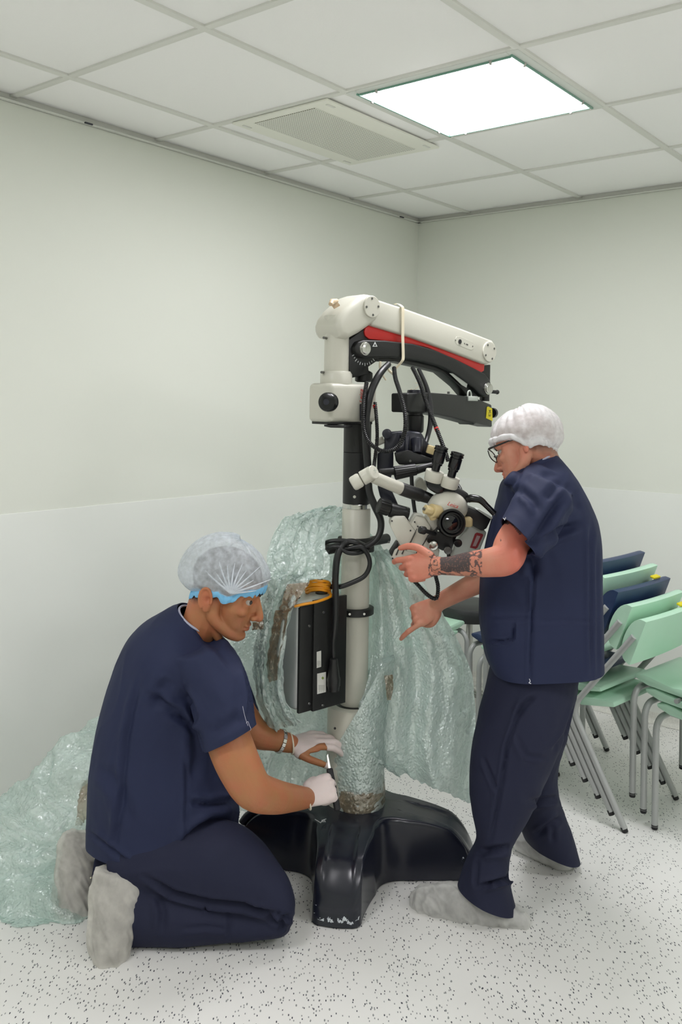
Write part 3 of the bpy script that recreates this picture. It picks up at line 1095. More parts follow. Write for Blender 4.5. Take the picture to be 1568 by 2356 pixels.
# observer tube: white elbow, black sleeve
bm = B(); rodp(bm, (112, 922, 2.70), (200, 870, 2.70), .0225, None, bev=.008); rodp(bm, (202, 868, 2.70), (296, 815, 2.70), .0225, None, bev=.003)
elbow = part('elbow_tube', bm, M['ivory'])
bm = B(); c = P(*Z2(297, 812), 2.69); e = (P(*Z2(296, 815), 2.7) - P(*Z2(112, 922), 2.70)).normalized(); e2 = (e + V((.25, -.95, .1))).normalized()
lathe(bm, P(*Z2(290, 818), 2.695) - e2 * .006, e2, [(0, .0215), (.016, .0215), (.018, .0195), (.0182, .002)], 32); cp = obj('end_cap', bm, M['ivory'], elbow)
text_mesh('2X', .018, M['grey'], 'cap_marking', cp, P(*Z2(290, 818), 2.695) + e2 * .0124, V((.5, 0, .86)), V((-.86, -.2, .5)))
bm = B(); rodp(bm, (300, 850, 2.715), (560, 960, 2.78), .0185, .0195); obj('white_sleeve', bm, M['ivory'], elbow)
bm = B(); rodp(bm, (553, 957, 2.777), (735, 1020, 2.81), .0205, .0205); rodp(bm, (735, 1018, 2.81), (850, 1060, 2.83), .019, .016); obj('black_sleeve', bm, M['blackp'], elbow)
# handgrip rod
bm = B(); rodp(bm, (360, 805, 2.86), (505, 800, 2.87), .010, .0125); rodp(bm, (690, 790, 2.88), (850, 745, 2.90), .014, .011)
grip = part('grip_rod', bm, M['blackp'])
bm = B(); A, Bq = P(*Z2(500, 818), 2.87), P(*Z2(690, 785), 2.88); t = (Bq - A).normalized(); a_, b_ = frame(t)
rr = [[A.lerp(Bq, u) + (a_ * math.cos(2 * PI * k / 36) + b_ * math.sin(2 * PI * k / 36)) * ((.0225 - .004 * u) * (1 if k % 2 else .93)) for k in range(36)] for u in (0, .04, .96, 1)]
ring_loft(bm, rr); obj('ribbed_grip', bm, M['blackp'], grip)
# zoom knob, lower left
bm = B(); rodp(bm, (455, 520, 2.84), (620, 560, 2.85), .023, .0215, Z3)
drum = part('drive_drum', bm, M['blackp'])
bm = B(); A, Bq = P(*Z3(350, 478), 2.83), P(*Z3(450, 508), 2.838); t = (Bq - A).normalized(); a_, b_ = frame(t)
rr = [[A.lerp(Bq, u) + (a_ * math.cos(2 * PI * k / 40) + b_ * math.sin(2 * PI * k / 40)) * (w * (1 if k % 2 else .94)) for k in range(40)] for u, w in ((0, .02), (.08, .0255), (.92, .0255), (1, .023))]
ring_loft(bm, rr); obj('ribbed_knob', bm, M['blackp'], drum)
bm = B(); prism(bm, pp([(605, 500), (640, 510), (635, 560), (615, 620), (660, 685), (640, 680), (598, 600)], 2.83, Z3), V((0, .03, 0)), .001); obj('drive_bracket', bm, M['blackg'], drum)

# binocular tube: two white eyepiece rings and black eyepieces on a black body
axd = V((.24, -.16, 1)).normalized()
flat('binocular_body', [(780, 900), (800, 865), (900, 890), (960, 930), (940, 1000), (880, 1010), (800, 960)], 2.79, .07, M['blackg'], bev=.008)
for cx_, cy_, tx in ((842, 880, .0), (985, 935, .0)):
    c = P(*Z2(cx_, cy_), 2.80)
    bm = B(); lathe(bm, c - axd * .004, axd, [(0, .026), (.003, .028), (.031, .029), (.034, .028), (.0345, .012)], 36)
    rg = part('eyepiece_ring', bm, M['ivory'])
    bm = B()
    lathe(bm, c + axd * .03, axd, [(0, .013), (.02, .013), (.021, .0165), (.027, .0165), (.028, .0175), (.030, .019), (.062, .0195), (.063, .0175), (.066, .0175), (.067, .0215), (.071, .0215), (.072, .0195), (.0745, .0195), (.075, .021), (.078, .021), (.078, .014), (.07, .012)], 36)
    obj('eyepiece', bm, M['blackg'], rg)
    bm = B(); lathe(bm, c + axd * .1, axd, [(0, .0125), (.003, .011), (.004, .002)], 24); obj('eye_lens', bm, M['glass'], rg)
bx = flat('prism_housing', [(900, 1010), (950, 925), (1010, 925), (1165, 1000), (1175, 1060), (1140, 1125), (1080, 1110), (960, 1055)], 2.80, .08, M['blackp'], bev=.007)
flat('rear_housing', [(690, 900), (720, 860), (760, 870), (800, 950), (790, 990), (680, 960)], 2.93, .06, M['ivory'], bev=.01)
bm = B()
A = [P(*Z2(*q), d) for *q, d in ((1165, 1050, 2.80), (1200, 1045, 2.79), (1270, 1060, 2.78), (1330, 1115, 2.77), (1400, 1185, 2.765))]
tube(bm, A, [.012, .0125, .011, .009, .009], 14, True, 5)
hg = part('steering_handle', bm, M['blackg'])
bm = B(); ball(bm, A[-1], .0045, None, 10, 7); obj('handle_button', bm, M['chrome'], hg)

# optics carrier: white head, front lens, boxes
bm = B(); c = P(*Z3(975, 500), 2.81); ball(bm, c, (.064, .05, .052), None, 32, 18); box(bm, c + V((-.02, .02, -.04)), (.09, .08, .09), (V((.8, 0, -.5)).normalized(), V((0, 1, 0)), V((.5, 0, .8)).normalized()), .02)
head = part('optics_head', bm, M['ivory'])
text_mesh('Leica', .017, M['redink'], 'red_script', head, P(*Z3(1022, 478), 2.755), V((1, 0.1, -.32)), V((.3, 0, 1)), .35)
bm = B()
rodp(bm, (770, 515, 2.74), (835, 535, 2.75), .0145, .0135, Z3); rodp(bm, (828, 530, 2.75), (900, 540, 2.77), .022, .02, Z3); rodp(bm, (835, 540, 2.755), (850, 605, 2.76), .012, None, Z3)
ak = part('amber_knob', bm, M['amber'])
bm = B(); c = P(*Z3(768, 514), 2.738); rod(bm, c, c + V((-.004, -.002, .001)), .005, None, 10); obj('knob_screw', bm, M['screwm'], ak)
bm = B(); box(bm, P(*Z3(1155, 630), 2.80), (.03, .04, .03), None, .008); part('amber_pad', bm, M['amber'])
bm = B(); la = V((.16, -.97, .12)).normalized(); c = P(*Z3(1012, 640), 2.75)
lathe(bm, c - la * .05, la, [(0, .034), (.03, .036), (.032, .0425), (.055, .0435), (.058, .042), (.058, .037), (.054, .036), (.052, .032), (.058, .0315), (.058, .029), (.046, .028)], 48)
lens = part('front_lens', bm, M['blackg'])
bm = B(); lathe(bm, c - la * .006, la, [(0, .028), (.003, .02), (.0045, .002)], 32); obj('lens_glass', bm, M['glass'], lens)
tp_ = flat('lens_plate', [(905, 650), (870, 700), (790, 770), (795, 815), (890, 870), (930, 890), (1010, 890), (1060, 760), (1130, 690), (1060, 600), (960, 600)], 2.77, .02, M['blackp'], Z3, .003)
for q, r, m_ in (((845, 838), .0145, 'chrome'), ((975, 880), .0125, 'screwm'), ((1065, 815), .0125, 'blackg')):
    bm = B(); c = P(*Z3(*q), 2.768); lathe(bm, c, V((0, -1, 0)), [(0, r * .8), (.006, r * .8), (.007, r), (.016, r), (.018, r * .85), (.0185, r * .3)], 20); obj('thumb_screw', bm, M[m_], tp_)
bm = B(); c = P(*Z3(893, 708), 2.768); rod(bm, c, c + V((0, -.003, 0)), .003, None, 8); obj('plate_screw', bm, M['chrome'], tp_)
bm = B(); rodp(bm, (760, 705, 2.72), (865, 740, 2.755), .0065, None, Z3); rodp(bm, (722, 700, 2.71), (775, 710, 2.72), .0115, .0125, Z3, 16, .004); part('lever_knob', bm, M['blackp'])
b1 = flat('left_housing', [(470, 612), (500, 590), (598, 592), (690, 720), (600, 885), (560, 870), (460, 672)], 2.78, .11, M['ivory'], Z3, .004)
b2 = flat('front_housing', [(692, 575), (770, 590), (830, 680), (800, 760), (710, 920), (600, 890), (690, 722), (640, 660)], 2.785, .1, M['ivory'], Z3, .004)
b3 = flat('lower_housing', [(808, 750), (870, 800), (905, 890), (895, 950), (720, 925), (712, 905)], 2.79, .1, M['ivory'], Z3, .004)
b4 = flat('bottom_rail', [(540, 860), (590, 892), (705, 925), (690, 1010), (560, 1075), (470, 960), (500, 880)], 2.765, .1, M['ivory'], Z3, .004)
bm = B()
for a, b in (((545, 850), (512, 930)), ((585, 880), (565, 920))):
    tube(bm, pp([a, b], 2.764, Z3), .0018, 6)
obj('rail_slot', bm, M['ink'], b4)
bm = B(); prism(bm, pp([(520, 808), (540, 830), (480, 950), (452, 915)], 2.77, Z3), V((0, .05, 0)), .003); obj('black_pad', bm, M['blackp'], b1)
bm = B()
for a, b in (((700, 690), (640, 830)), ((800, 750), (708, 920))):
    tube(bm, pp([a, b], 2.7795, Z3), .0011, 6)
obj('panel_gap', bm, M['ink'], b2)
for q in ((475, 622), (642, 708), (680, 632), (708, 672), (480, 960), (700, 910)):
    bm = B(); c = P(*Z3(*q), 2.762 if q[1] > 900 else 2.779); rod(bm, c + V((0, .004, 0)), c + V((0, -.0015, 0)), .0025, None, 8); obj('housing_screw', bm, M['ink'], b1)
bm = B(); prism(bm, pp([(715, 915), (900, 965), (880, 985), (700, 935)], 2.772, Z3), V((0, .08, 0)), .002); part('black_gasket', bm, M['blackp'])
g1 = flat('rear_box', [(1000, 930), (1060, 800), (1190, 640), (1330, 720), (1320, 760), (1240, 960), (1010, 965)], 2.84, .09, M['grey'], Z3, .006)
bm = B(); prism(bm, pp([(1178, 862), (1222, 738), (1240, 726), (1290, 738), (1298, 750), (1245, 862), (1228, 874)], 2.8385, Z3), V((0, -.0012, 0))); rl = obj('red_label', bm, mat('dark_red_label', S(140, 26, 36), .5), g1)
bm = B(); prism(bm, pp([(1202, 848), (1240, 752), (1272, 760), (1230, 850)], 2.8368, Z3), V((0, -.0004, 0))); obj('label_field', bm, mat('label_grey', S(176, 150, 150), .5), rl)
flat('camera_module', [(1080, 560), (1100, 470), (1250, 530), (1380, 590), (1330, 690), (1290, 715), (1190, 660), (1120, 620)], 2.82, .09, M['blackp'], Z3, .006)
flat('module_lid', [(1235, 520), (1260, 515), (1390, 595), (1370, 610)], 2.815, .06, M['grey'], Z3, .002)


# cables
def cable(pts, r, m='cablem', rib=False, parent=None, name='cable', seg=10):
    q = [P(*p) for p in pts]
    bm = B()
    if rib:
        ribbed(bm, q, r)
    else:
        tube(bm, q, r, seg, True, 7)
    return part(name, bm, M[m], parent)


cable([(893, 838, 3.02), (872, 862, 2.96), (852, 905, 2.93), (842, 960, 2.92), (842, 1020, 2.92), (846, 1080, 2.93), (849, 1130, 2.93), (862, 1165, 2.92), (876, 1200, 2.92), (870, 1235, 2.91), (845, 1256, 2.90), (812, 1262, 2.89), (785, 1262, 2.88)], [.0105, .012, .0125, .0125, .0125, .0125, .012, .012, .0115, .0105, .0095, .009, .009])
c1 = cable([(838, 1256, 2.93), (812, 1246, 2.90), (790, 1252, 2.88), (776, 1280, 2.87), (771, 1330, 2.86), (772, 1390, 2.86), (770, 1440, 2.86), (766, 1480, 2.86), (767, 1515, 2.86)], [.009, .010, .011, .0115, .011, .0105, .009, .006, .006])
bm = B(); A = P(767, 1513, 2.86)
lathe(bm, A, V((.01, 0, -1)), [(0, .007), (.004, .013), (.02, .0145), (.06, .0195), (.064, .021), (.07, .0215), (.09, .021), (.094, .019), (.105, .018), (.106, .008)], 20)
obj('connector', bm, M['cablem'], c1)
cable([(800, 1262, 2.885), (828, 1258, 2.88), (845, 1275, 2.88), (850, 1300, 2.88), (838, 1325, 2.88), (810, 1340, 2.88), (780, 1350, 2.88), (750, 1346, 2.9), (731, 1328, 2.93)], .0078)
cable([(744, 1252, 2.9), (760, 1245, 2.89), (790, 1244, 2.885), (822, 1250, 2.885), (842, 1262, 2.9)], .0072)
cable([(752, 1262, 2.88), (775, 1258, 2.872), (800, 1272, 2.87), (826, 1272, 2.88), (848, 1262, 2.9)], .0065)
cable([(843, 880, 2.94), (836, 930, 2.9), (836, 985, 2.89), (848, 1017, 2.885), (880, 1038, 2.88), (912, 1030, 2.88), (930, 995, 2.88), (931, 950, 2.89), (920, 905, 2.92), (909, 870, 2.97), (906, 845, 3.0)], .0068, rib=True)
ca = cable([(862, 925, 2.95), (866, 970, 2.94), (867, 1010, 2.94), (862, 1055, 2.94), (858, 1085, 2.9)], .0058, rib=True)
cb = cable([(948, 845, 3.1), (965, 880, 3.05), (982, 930, 3.0), (1003, 985, 2.95), (1022, 1035, 2.92), (1030, 1060, 2.9)], .0068, rib=True)
for pr, a, b, r in ((ca, (861, 931, 2.949), (863, 939, 2.949), .0066), (cb, (1002, 983, 2.951), (1006, 992, 2.948), .0076)):
    bm = B(); rod(bm, P(*a), P(*b), r, None, 12); obj('red_band', bm, M['red'], pr)
cable([(962, 848, 3.12), (980, 890, 3.1), (989, 930, 3.08), (990, 970, 3.06), (983, 1005, 3.04), (975, 1030, 3.0)], [.007, .0085, .0095, .0095, .0085, .008])
cable([(946, 1090, 2.9), (948, 1130, 2.9), (952, 1165, 2.9), (957, 1195, 2.88)], .0065)
cable([(935, 1318, 2.80), (960, 1345, 2.79), (985, 1370, 2.78), (1003, 1376, 2.78), (1007, 1350, 2.79), (1001, 1322, 2.80), (997, 1290, 2.82)], .0062, rib=True)
cable([(1050, 1112, 2.9), (1058, 1125, 2.88), (1062, 1140, 2.86)], .006)
cable([(1030, 1268, 2.78), (1032, 1285, 2.8), (1028, 1300, 2.83)], .006)

# control box strapped to the column
BO = CX0
zA, zB = .909, .574
bxp = lambda s, t, z: BO + AD * s + AN * t + UP * z
bm = B()
prism(bm, [bxp(s, t, zB) for s, t in ((-.282, -.075), (-.10, -.075), (-.10, .04), (-.282, .04))], UP * (zA - zB), .014, 4)
cbx = part('control_box', bm, M['silver'])
bm = B(); prism(bm, [bxp(s, t, zA - .012) for s, t in ((-.288, -.078), (-.10, -.078), (-.10, .046), (-.288, .046))], UP * .022, .006, 3); obj('box_lid', bm, M['grey'], cbx)
bm = B(); prism(bm, [bxp(s, t, zB - .006) for s, t in ((-.276, .038), (-.20, .038), (-.20, .049), (-.276, .049))], UP * (zA - zB + .004), .0015); sp_ = obj('side_plate', bm, M['blackp'], cbx)
bm = B(); prism(bm, [bxp(s, t, zB - .008) for s, t in ((-.226, .046), (-.088, .046), (-.088, .057), (-.226, .057))], UP * (zA - zB + .014), .0015); mp_ = obj('mount_plate', bm, M['blackp'], cbx)
for px, py, t, pr in ((711, 1440, .0495, sp_), (711, 1619, .0495, sp_), (744, 1409, .0575, mp_), (742, 1623, .0575, mp_)):
    bm = B(); c = onplane(px, py, BO + AN * t, AN); rod(bm, c, c + AN * .002, .0048, .004, 12); obj('plate_screw', bm, M['chrome'], pr)
for pl2 in (((728, 1500), (738, 1497), (738, 1534), (728, 1537)), ((729, 1550), (749, 1546), (749, 1592), (729, 1597))):
    bm = B(); prism(bm, [onplane(x, y, BO + AN * .0573, AN) for x, y in pl2], AN * .0008); lb = obj('rating_label', bm, M['label'], mp_)
    bm = B()
    (xa, ya), (xb, yb), (xc_, yc_), (xd, yd) = pl2
    for k in range(4 if xb - xa < 15 else 7):
        u = .2 + .6 * k / (3 if xb - xa < 15 else 6)
        tube(bm, [onplane(xa + (xb - xa) * u, ya + (yd - ya) * .55, BO + AN * .0582, AN), onplane(xa + (xb - xa) * u, ya + (yd - ya) * (.9 if k % 2 else .8), BO + AN * .0582, AN)], .0005, 4)
    obj('label_print', bm, mat('print_grey', S(130, 132, 128), .6), lb)
    if xb - xa > 15:
        bm = B(); prism(bm, [onplane(x, y, BO + AN * .0582, AN) for x, y in ((742, 1556), (745, 1560), (742, 1564), (739, 1560))], AN * .0004); obj('label_mark', bm, mat('green_print', S(130, 150, 70), .6), lb)
bm = B(); c = bxp(-.262, .0, zA + .01); lathe(bm, c, UP, [(0, .019), (.002, .019), (.003, .016)], 24); obj('grommet', bm, M['ink'], cbx)
bm = B(); rod(bm, c, c + UP * .05, .0065, None, 14, .002); obj('guide_pin', bm, M['chrome'], cbx)
bm = B(); c = bxp(-.15, .0, zA + .01); lathe(bm, c, UP, [(0, .019), (.003, .019), (.0035, .012)], 24); obj('grommet', bm, M['ink'], cbx)
bm = B(); c = P(706, 1345, 2.86); tube(bm, [P(708, 1345, 2.86), P(716, 1326, 2.9)], .0065, 10); part('lever_stub', bm, M['blackp'])
# coil of orange cable on the box
oc = B()
rn = random.Random(3)
pts = []
for k in range(5):
    for j in range(14):
        a = 2 * PI * j / 14
        pts.append(P(728 + (30 - k) * math.cos(a) + rn.uniform(-2, 2) + k, 1352 - 9 + (11 + k * .4) * math.sin(a) * .55 + k * 5.2 + rn.uniform(-1.5, 1.5), 2.9 + .05 * math.sin(a)))
pts += [P(760, 1372, 2.86), P(730, 1384, 2.82), (P(700, 1390, 2.79)), P(676, 1395, 2.78)]
tube(oc, pts, .0045, 8, True, 3)
tag(obj('orange_cable', oc, M['orange']), 'coil of orange cable lying on top of the silver control box', 'cable')
# ---------------------------------------------------------------- figure tools
def pix(p):
    """photo position of a world point"""
    a, b = (p.x * _c + (p.z - CAMH) * _s) / p.y, (-p.x * _s + (p.z - CAMH) * _c) / p.y
    return 784 + FPX * a, HZ - FPX * b


def sections(bm, secs, n=28, sub=4, close=True):
    """loft through outline pairs (x1, y1, x2, y2, depth, half depth, squareness)"""
    ss = [tuple(s) + (2.0,) * (7 - len(s)) for s in secs]
    if sub > 1:
        ss = catmull(ss, sub)
    rings = []
    for x1, y1, x2, y2, d, hd, e in ss:
        A, Bp = P(x1, y1, d), P(x2, y2, d)
        c, h = (A + Bp) / 2, (Bp - A) / 2
        w = V((0, 1, 0))
        w = (w - h.normalized() * w.dot(h.normalized())).normalized() * hd
        r = []
        for k in range(n):
            a = 2 * PI * k / n
            ca, sa = math.cos(a), math.sin(a)
            r.append(c + h * math.copysign(abs(ca) ** (2 / e), ca) + w * math.copysign(abs(sa) ** (2 / e), sa))
        rings.append(r)
    t = B()
    ring_loft(t, rings)
    bmesh.ops.recalc_face_normals(t, faces=t.faces[:])
    merge(bm, t)


def limb(bm, pts, n=16, sub=5):
    """round limb through world points with radii [(p, r)], rounded ends"""
    t = B()
    q = catmull([(*p, r) for p, r in pts], sub)
    tube(t, [p[:3] for p in q], [p[3] for p in q], n)
    bmesh.ops.recalc_face_normals(t, faces=t.faces[:])
    merge(bm, t)
    for p, r in (pts[0], pts[-1]):
        ball(bm, p, r * .98, None, 14, 9)


def plimb(bm, pts, **k):
    limb(bm, [(P(x, y, d), r) for x, y, d, r in pts], **k)


def fuse(bm, voxel, smooth=2, fac=.5):
    """one continuous surface over everything in bm"""
    me = bpy.data.meshes.new('tmp_fuse')
    bmesh.ops.recalc_face_normals(bm, faces=bm.faces[:])
    bm.to_mesh(me)
    bm.free()
    o = bpy.data.objects.new('tmp_fuse', me)
    COL.objects.link(o)
    md = o.modifiers.new('r', 'REMESH')
    md.mode = 'VOXEL'
    md.voxel_size = voxel
    dg = bpy.context.evaluated_depsgraph_get()
    me2 = bpy.data.meshes.new_from_object(o.evaluated_get(dg))
    bpy.data.objects.remove(o)
    bpy.data.meshes.remove(me)
    b = B()
    b.from_mesh(me2)
    bpy.data.meshes.remove(me2)
    for _ in range(smooth):
        bmesh.ops.smooth_vert(b, verts=b.verts, factor=fac, use_axis_x=True, use_axis_y=True, use_axis_z=True)
    b.normal_update()
    return b


def push(bm, c, rad, vec):
    """soft sculpt stroke"""
    c, vec = V(c), V(vec)
    r2 = (rad * 2.2) ** 2
    for v in bm.verts:
        d2 = (v.co - c).length_squared
        if d2 < r2:
            v.co += vec * math.exp(-d2 / (rad * rad))


def cut(bm, p, n, rad):
    """open a hem: remove what lies beyond the plane within rad of p"""
    p, n = V(p), V(n).normalized()
    fs = [f for f in bm.faces if (f.calc_center_median() - p).length < rad]
    es = {e for f in fs for e in f.edges}
    vs = {v for f in fs for v in f.verts}
    bmesh.ops.bisect_plane(bm, geom=list(vs) + list(es) + fs, plane_co=p, plane_no=n, dist=1e-5)
    kill = [f for f in bm.faces if (f.calc_center_median() - p).length < rad and (f.calc_center_median() - p).dot(n) > 1e-5]
    bmesh.ops.delete(bm, geom=kill, context='FACES')
    bm.normal_update()


def thicken(bm, t):
    """give cloth an inside"""
    shell(bm, t)


def cloth_noise(bm, amp, scale, seed=0, stretch=(1, 1, .5)):
    bm.normal_update()
    off = V((seed * 3.7, seed * 1.3, seed * 2.1))
    mv = []
    for v in bm.verts:
        q = V((v.co.x * stretch[0], v.co.y * stretch[1], v.co.z * stretch[2])) * scale + off
        a = noise.noise(q) + .5 * noise.noise(q * 2.1)
        rd = 1 - abs(noise.noise(q * 1.3 + V((9, 2, 5)))) * 2.5
        mv.append(v.normal * amp * (a + .7 * max(0, rd) ** 2))
    for v, m_ in zip(bm.verts, mv):
        v.co += m_
    bm.normal_update()


def creases(bm, lines, dmax=9):
    """folds drawn as strokes [(points px, width px, depth m)] on the side that faces the viewer"""
    bm.normal_update()
    eye = V((0, 0, CAMH))
    info = [(v, pix(v.co)) for v in bm.verts if v.normal.dot(v.co - eye) < 0.02]
    mv = {}
    for pts, w, dep in lines:
        x0, x1 = min(p[0] for p in pts) - 3 * w, max(p[0] for p in pts) + 3 * w
        y0, y1 = min(p[1] for p in pts) - 3 * w, max(p[1] for p in pts) + 3 * w
        for v, (x, y) in info:
            if not (x0 < x < x1 and y0 < y < y1):
                continue
            best, sg, bt = 1e9, 1, 0
            n = len(pts) - 1
            for i in range(n):
                (ax, ay), (bx_, by) = pts[i], pts[i + 1]
                dx, dy = bx_ - ax, by - ay
                t = max(0, min(1, ((x - ax) * dx + (y - ay) * dy) / (dx * dx + dy * dy)))
                d = math.hypot(x - ax - t * dx, y - ay - t * dy)
                if d < best:
                    best, bt = d, (i + t) / n
                    sg = 1 if (dx * (y - ay) - dy * (x - ax)) > 0 else -1
            fade = min(1, 5 * bt + .15, 5 * (1 - bt) + .15)
            u = best / w
            k = -dep * CREASE * math.exp(-u * u) + dep * CREASE * .7 * math.exp(-(u - 1.7) ** 2) * (1 if sg > 0 else .35)
            mv[v] = mv.get(v, 0) + k * fade
    for v, k in mv.items():
        v.co += v.normal * k
    bm.normal_update()


CREASE = 1.5


class Head:
    def __init__(s, o, yaw, pitch, side, scale, roll=0):
        """side = +1 facing right in the photo, -1 facing left"""
        s.o, s.k = V(o), scale
        cy, sy, cp, sp = math.cos(yaw), math.sin(yaw), math.cos(pitch), math.sin(pitch)
        s.F = V((side * cy * cp, sy * cp, -sp))
        s.U = V((side * cy * sp, sy * sp, cp))
        s.S = s.U.cross(s.F)
        cr_, sr_ = math.cos(roll), math.sin(roll)
        s.U, s.S = s.U * cr_ + s.S * sr_, s.S * cr_ - s.U * sr_

    def __call__(s, f, l, u):
        return s.o + (s.F * f + s.S * l + s.U * u) * s.k

    def ax(s):
        return (s.F, s.S, s.U)

    def loc(s, p):
        d = (p - s.o) / s.k
        return d.dot(s.F), d.dot(s.S), d.dot(s.U)


def head_mass(bm, H, ears=True):
    k = H.k
    el = lambda f, l, u, a, b, c, ax=None: ball(bm, H(f, l, u), (a * k, b * k, c * k), ax or H.ax(), 24, 14)
    el(-.004, 0, .042, .099, .075, .084)
    el(.03, 0, .03, .066, .066, .066)
    prof = [(.050, .050, .046, .066), (.025, .046, .046, .066), (0, .044, .045, .066), (-.025, .044, .045, .063), (-.05, .046, .043, .056), (-.07, .048, .041, .047), (-.09, .054, .031, .034), (-.102, .056, .022, .024), (-.108, .056, .010, .012)]
    rings = []
    for u, f, rf, rl in prof:
        rings.append([H(f + rf * math.cos(2 * PI * j / 24), rl * math.sin(2 * PI * j / 24), u) for j in range(24)])
    t = B(); ring_loft(t, rings); bmesh.ops.recalc_face_normals(t, faces=t.faces[:]); merge(bm, t)
    for s in (-1, 1):
        limb(bm, [(H(-.012, s * .050, -.02), .022 * k), (H(.004, s * .05, -.060), .018 * k), (H(.05, s * .032, -.088), .017 * k), (H(.075, s * .012, -.096), .015 * k)])
        el(.066, s * .038, -.020, .020, .022, .016)
        el(.082, s * .028, .030, .014, .024, .0085)
        el(.100, s * .012, -.036, .0105, .0085, .0078)
        el(.0775, s * .031, .0185, .0118, .0165, .0062)
        el(.0745, s * .031, -.0015, .0115, .016, .0055)
        if ears:
            a = (H.F * .96 + H.U * .25).normalized()
            u = (H.U * .96 - H.F * .25).normalized()
            b = (H.S * s + H.F * -.35).normalized()
            el(-.027, s * .079, -.010, .019, .0078, .031, (a, b, u))
            hx = [H(-.027, s * .084, -.010) + a * (.017 * k * math.cos(t)) + u * (.029 * k * math.sin(t)) for t in [math.radians(-20 + 25 * q) for q in range(11)]]
            limb(bm, [(p + H.S * s * .002 * k, .0042 * k) for p in hx], n=8, sub=2)
            el(-.020, s * .077, -.034, .011, .007, .013, (a, b, u))
    limb(bm, [(H(.086, 0, .022), .0095 * k), (H(.098, 0, .002), .0095 * k), (H(.109, 0, -.018), .0105 * k), (H(.114, 0, -.031), .0118 * k)])
    el(.104, 0, -.037, .012, .009, .008)
    el(.070, 0, -.048, .023, .034, .028)
    el(.084, 0, -.012, .016, .0175, .026)
    el(.0895, 0, -.060, .0100, .024, .0055)
    el(.0885, 0, -.071, .0098, .021, .0062)
    el(.0775, 0, -.095, .0165, .022, .0145)


def head_sculpt(bm, H):
    k = H.k
    for s in (-1, 1):
        push(bm, H(.090, s * .031, .009), .0075 * k, -H.F * .0055 * k)
        push(bm, H(-.020, s * .088, -.010), .0085 * k, -H.S * s * .0085 * k)
        push(bm, H(.082, s * .054, .012), .013 * k, -H.F * .013 * k - H.S * s * .004 * k)
        push(bm, H(.05, s * .072, .02), .02 * k, -H.S * s * .004 * k)
        push(bm, H(.108, s * .009, -.043), .004 * k, H.U * .004 * k)
        push(bm, H(.066, s * .050, -.045), .018 * k, -H.S * s * .004 * k)
        push(bm, H(.088, s * .0225, -.0655), .005 * k, -H.F * .003 * k)
    for l in (-.014, -.007, 0, .007, .014):
        push(bm, H(.099, l, -.0655), .0032 * k, -H.F * .0042 * k)


def eyes(H, parent, gaze=None):
    for s in (-1, 1):
        bm = B(); ball(bm, H(.0750, s * .031, .0085), .0120 * H.k, H.ax(), 20, 12)
        e = obj('eye', bm, M['eyewhite'], parent)
        bm = B(); g = (H.F + H.S * s * .08).normalized() if gaze is None else V(gaze).normalized(); ball(bm, H(.0750, s * .031, .0085) + g * .0082 * H.k, .0062 * H.k, None, 14, 9)
        obj('iris', bm, M['iris'], e)


def brows(H, parent, m):
    for s in (-1, 1):
        bm = B()
        tube(bm, [H(.0985, s * .010, .028), H(.0975, s * .022, .034), H(.0925, s * .034, .036), H(.082, s * .047, .031)], [.0026 * H.k, .0042 * H.k, .0038 * H.k, .0015 * H.k], 8, True, 4)
        obj('eyebrow', bm, m, parent)


def hand(bm, w, D, N, right, curls, thumb, s=1.0, inf=0.0, spread=0.05, skip=()):
    """palm, four fingers and thumb; D to the knuckles, N out of the back of the hand"""
    w, D, N = V(w), V(D).normalized(), V(N)
    N = (N - D * N.dot(D)).normalized()
    T = N.cross(D) if right else D.cross(N)
    L = lambda a, b, c: w + (D * a + T * b + N * c) * s
    rings = []
    for a, b, hw, ht, nn in ((-.012, 0, .026, .020, 0), (.012, .001, .029, .0185, 0), (.035, .003, .037, .0165, 0), (.06, .002, .041, .0145, 0), (.08, 0, .042, .0125, 0), (.091, -.001, .036, .0095, 0)):
        rings.append([L(a, b, -.004) + (T * (hw * s + inf) * math.cos(2 * PI * j / 20) + N * (ht * s + inf) * math.sin(2 * PI * j / 20)) for j in range(20)])
    t = B(); ring_loft(t, rings); bmesh.ops.recalc_face_normals(t, faces=t.faces[:]); merge(bm, t)
    ball(bm, L(.03, .022, -.010), (.030 * s + inf, .017 * s + inf, .015 * s + inf), (D, T, N), 16, 10)
    fing = [(.0285, .084, (.044, .026, .021), .0094), (.0095, .089, (.048, .030, .022), .0096), (-.0105, .084, (.044, .028, .021), .0091), (-.0285, .075, (.035, .021, .019), .0082)]
    out = []
    for i, (o_, kd, ln, r) in enumerate(fing):
        if i in skip:
            continue
        p = L(kd - .012, o_, -.002)
        d = (D + T * (o_ * spread * 30 / 1.0) * .6).normalized()
        axis = N.cross(d).normalized()
        pts = [(p, r * s * 1.05 + inf), (L(kd, o_, 0), r * s * 1.1 + inf)]
        q = L(kd, o_, 0)
        ang = 0
        for j in range(3):
            ang += math.radians(curls[i][j])
            dd = (d * math.cos(ang) - N * math.sin(ang)).normalized()
            q2 = q + dd * ln[j] * s
            pts.append(((q + q2) / 2, (r * (.96 - .06 * j)) * s + inf))
            pts.append((q2, (r * (1.0 - .09 * j) if j < 2 else r * .74) * s + inf))
            q = q2
        limb(bm, pts, n=12, sub=3)
        out.append((q, dd))
    tp = [(L(*thumb[0]), .0145 * s + inf), (L(*thumb[1]), .0115 * s + inf), (L(*thumb[2]), .0105 * s + inf), (L(*thumb[3]), .0082 * s + inf)]
    limb(bm, tp, n=12, sub=4)
    out.append((tp[-1][0], (tp[-1][0] - tp[-2][0]).normalized()))
    return L, T, out


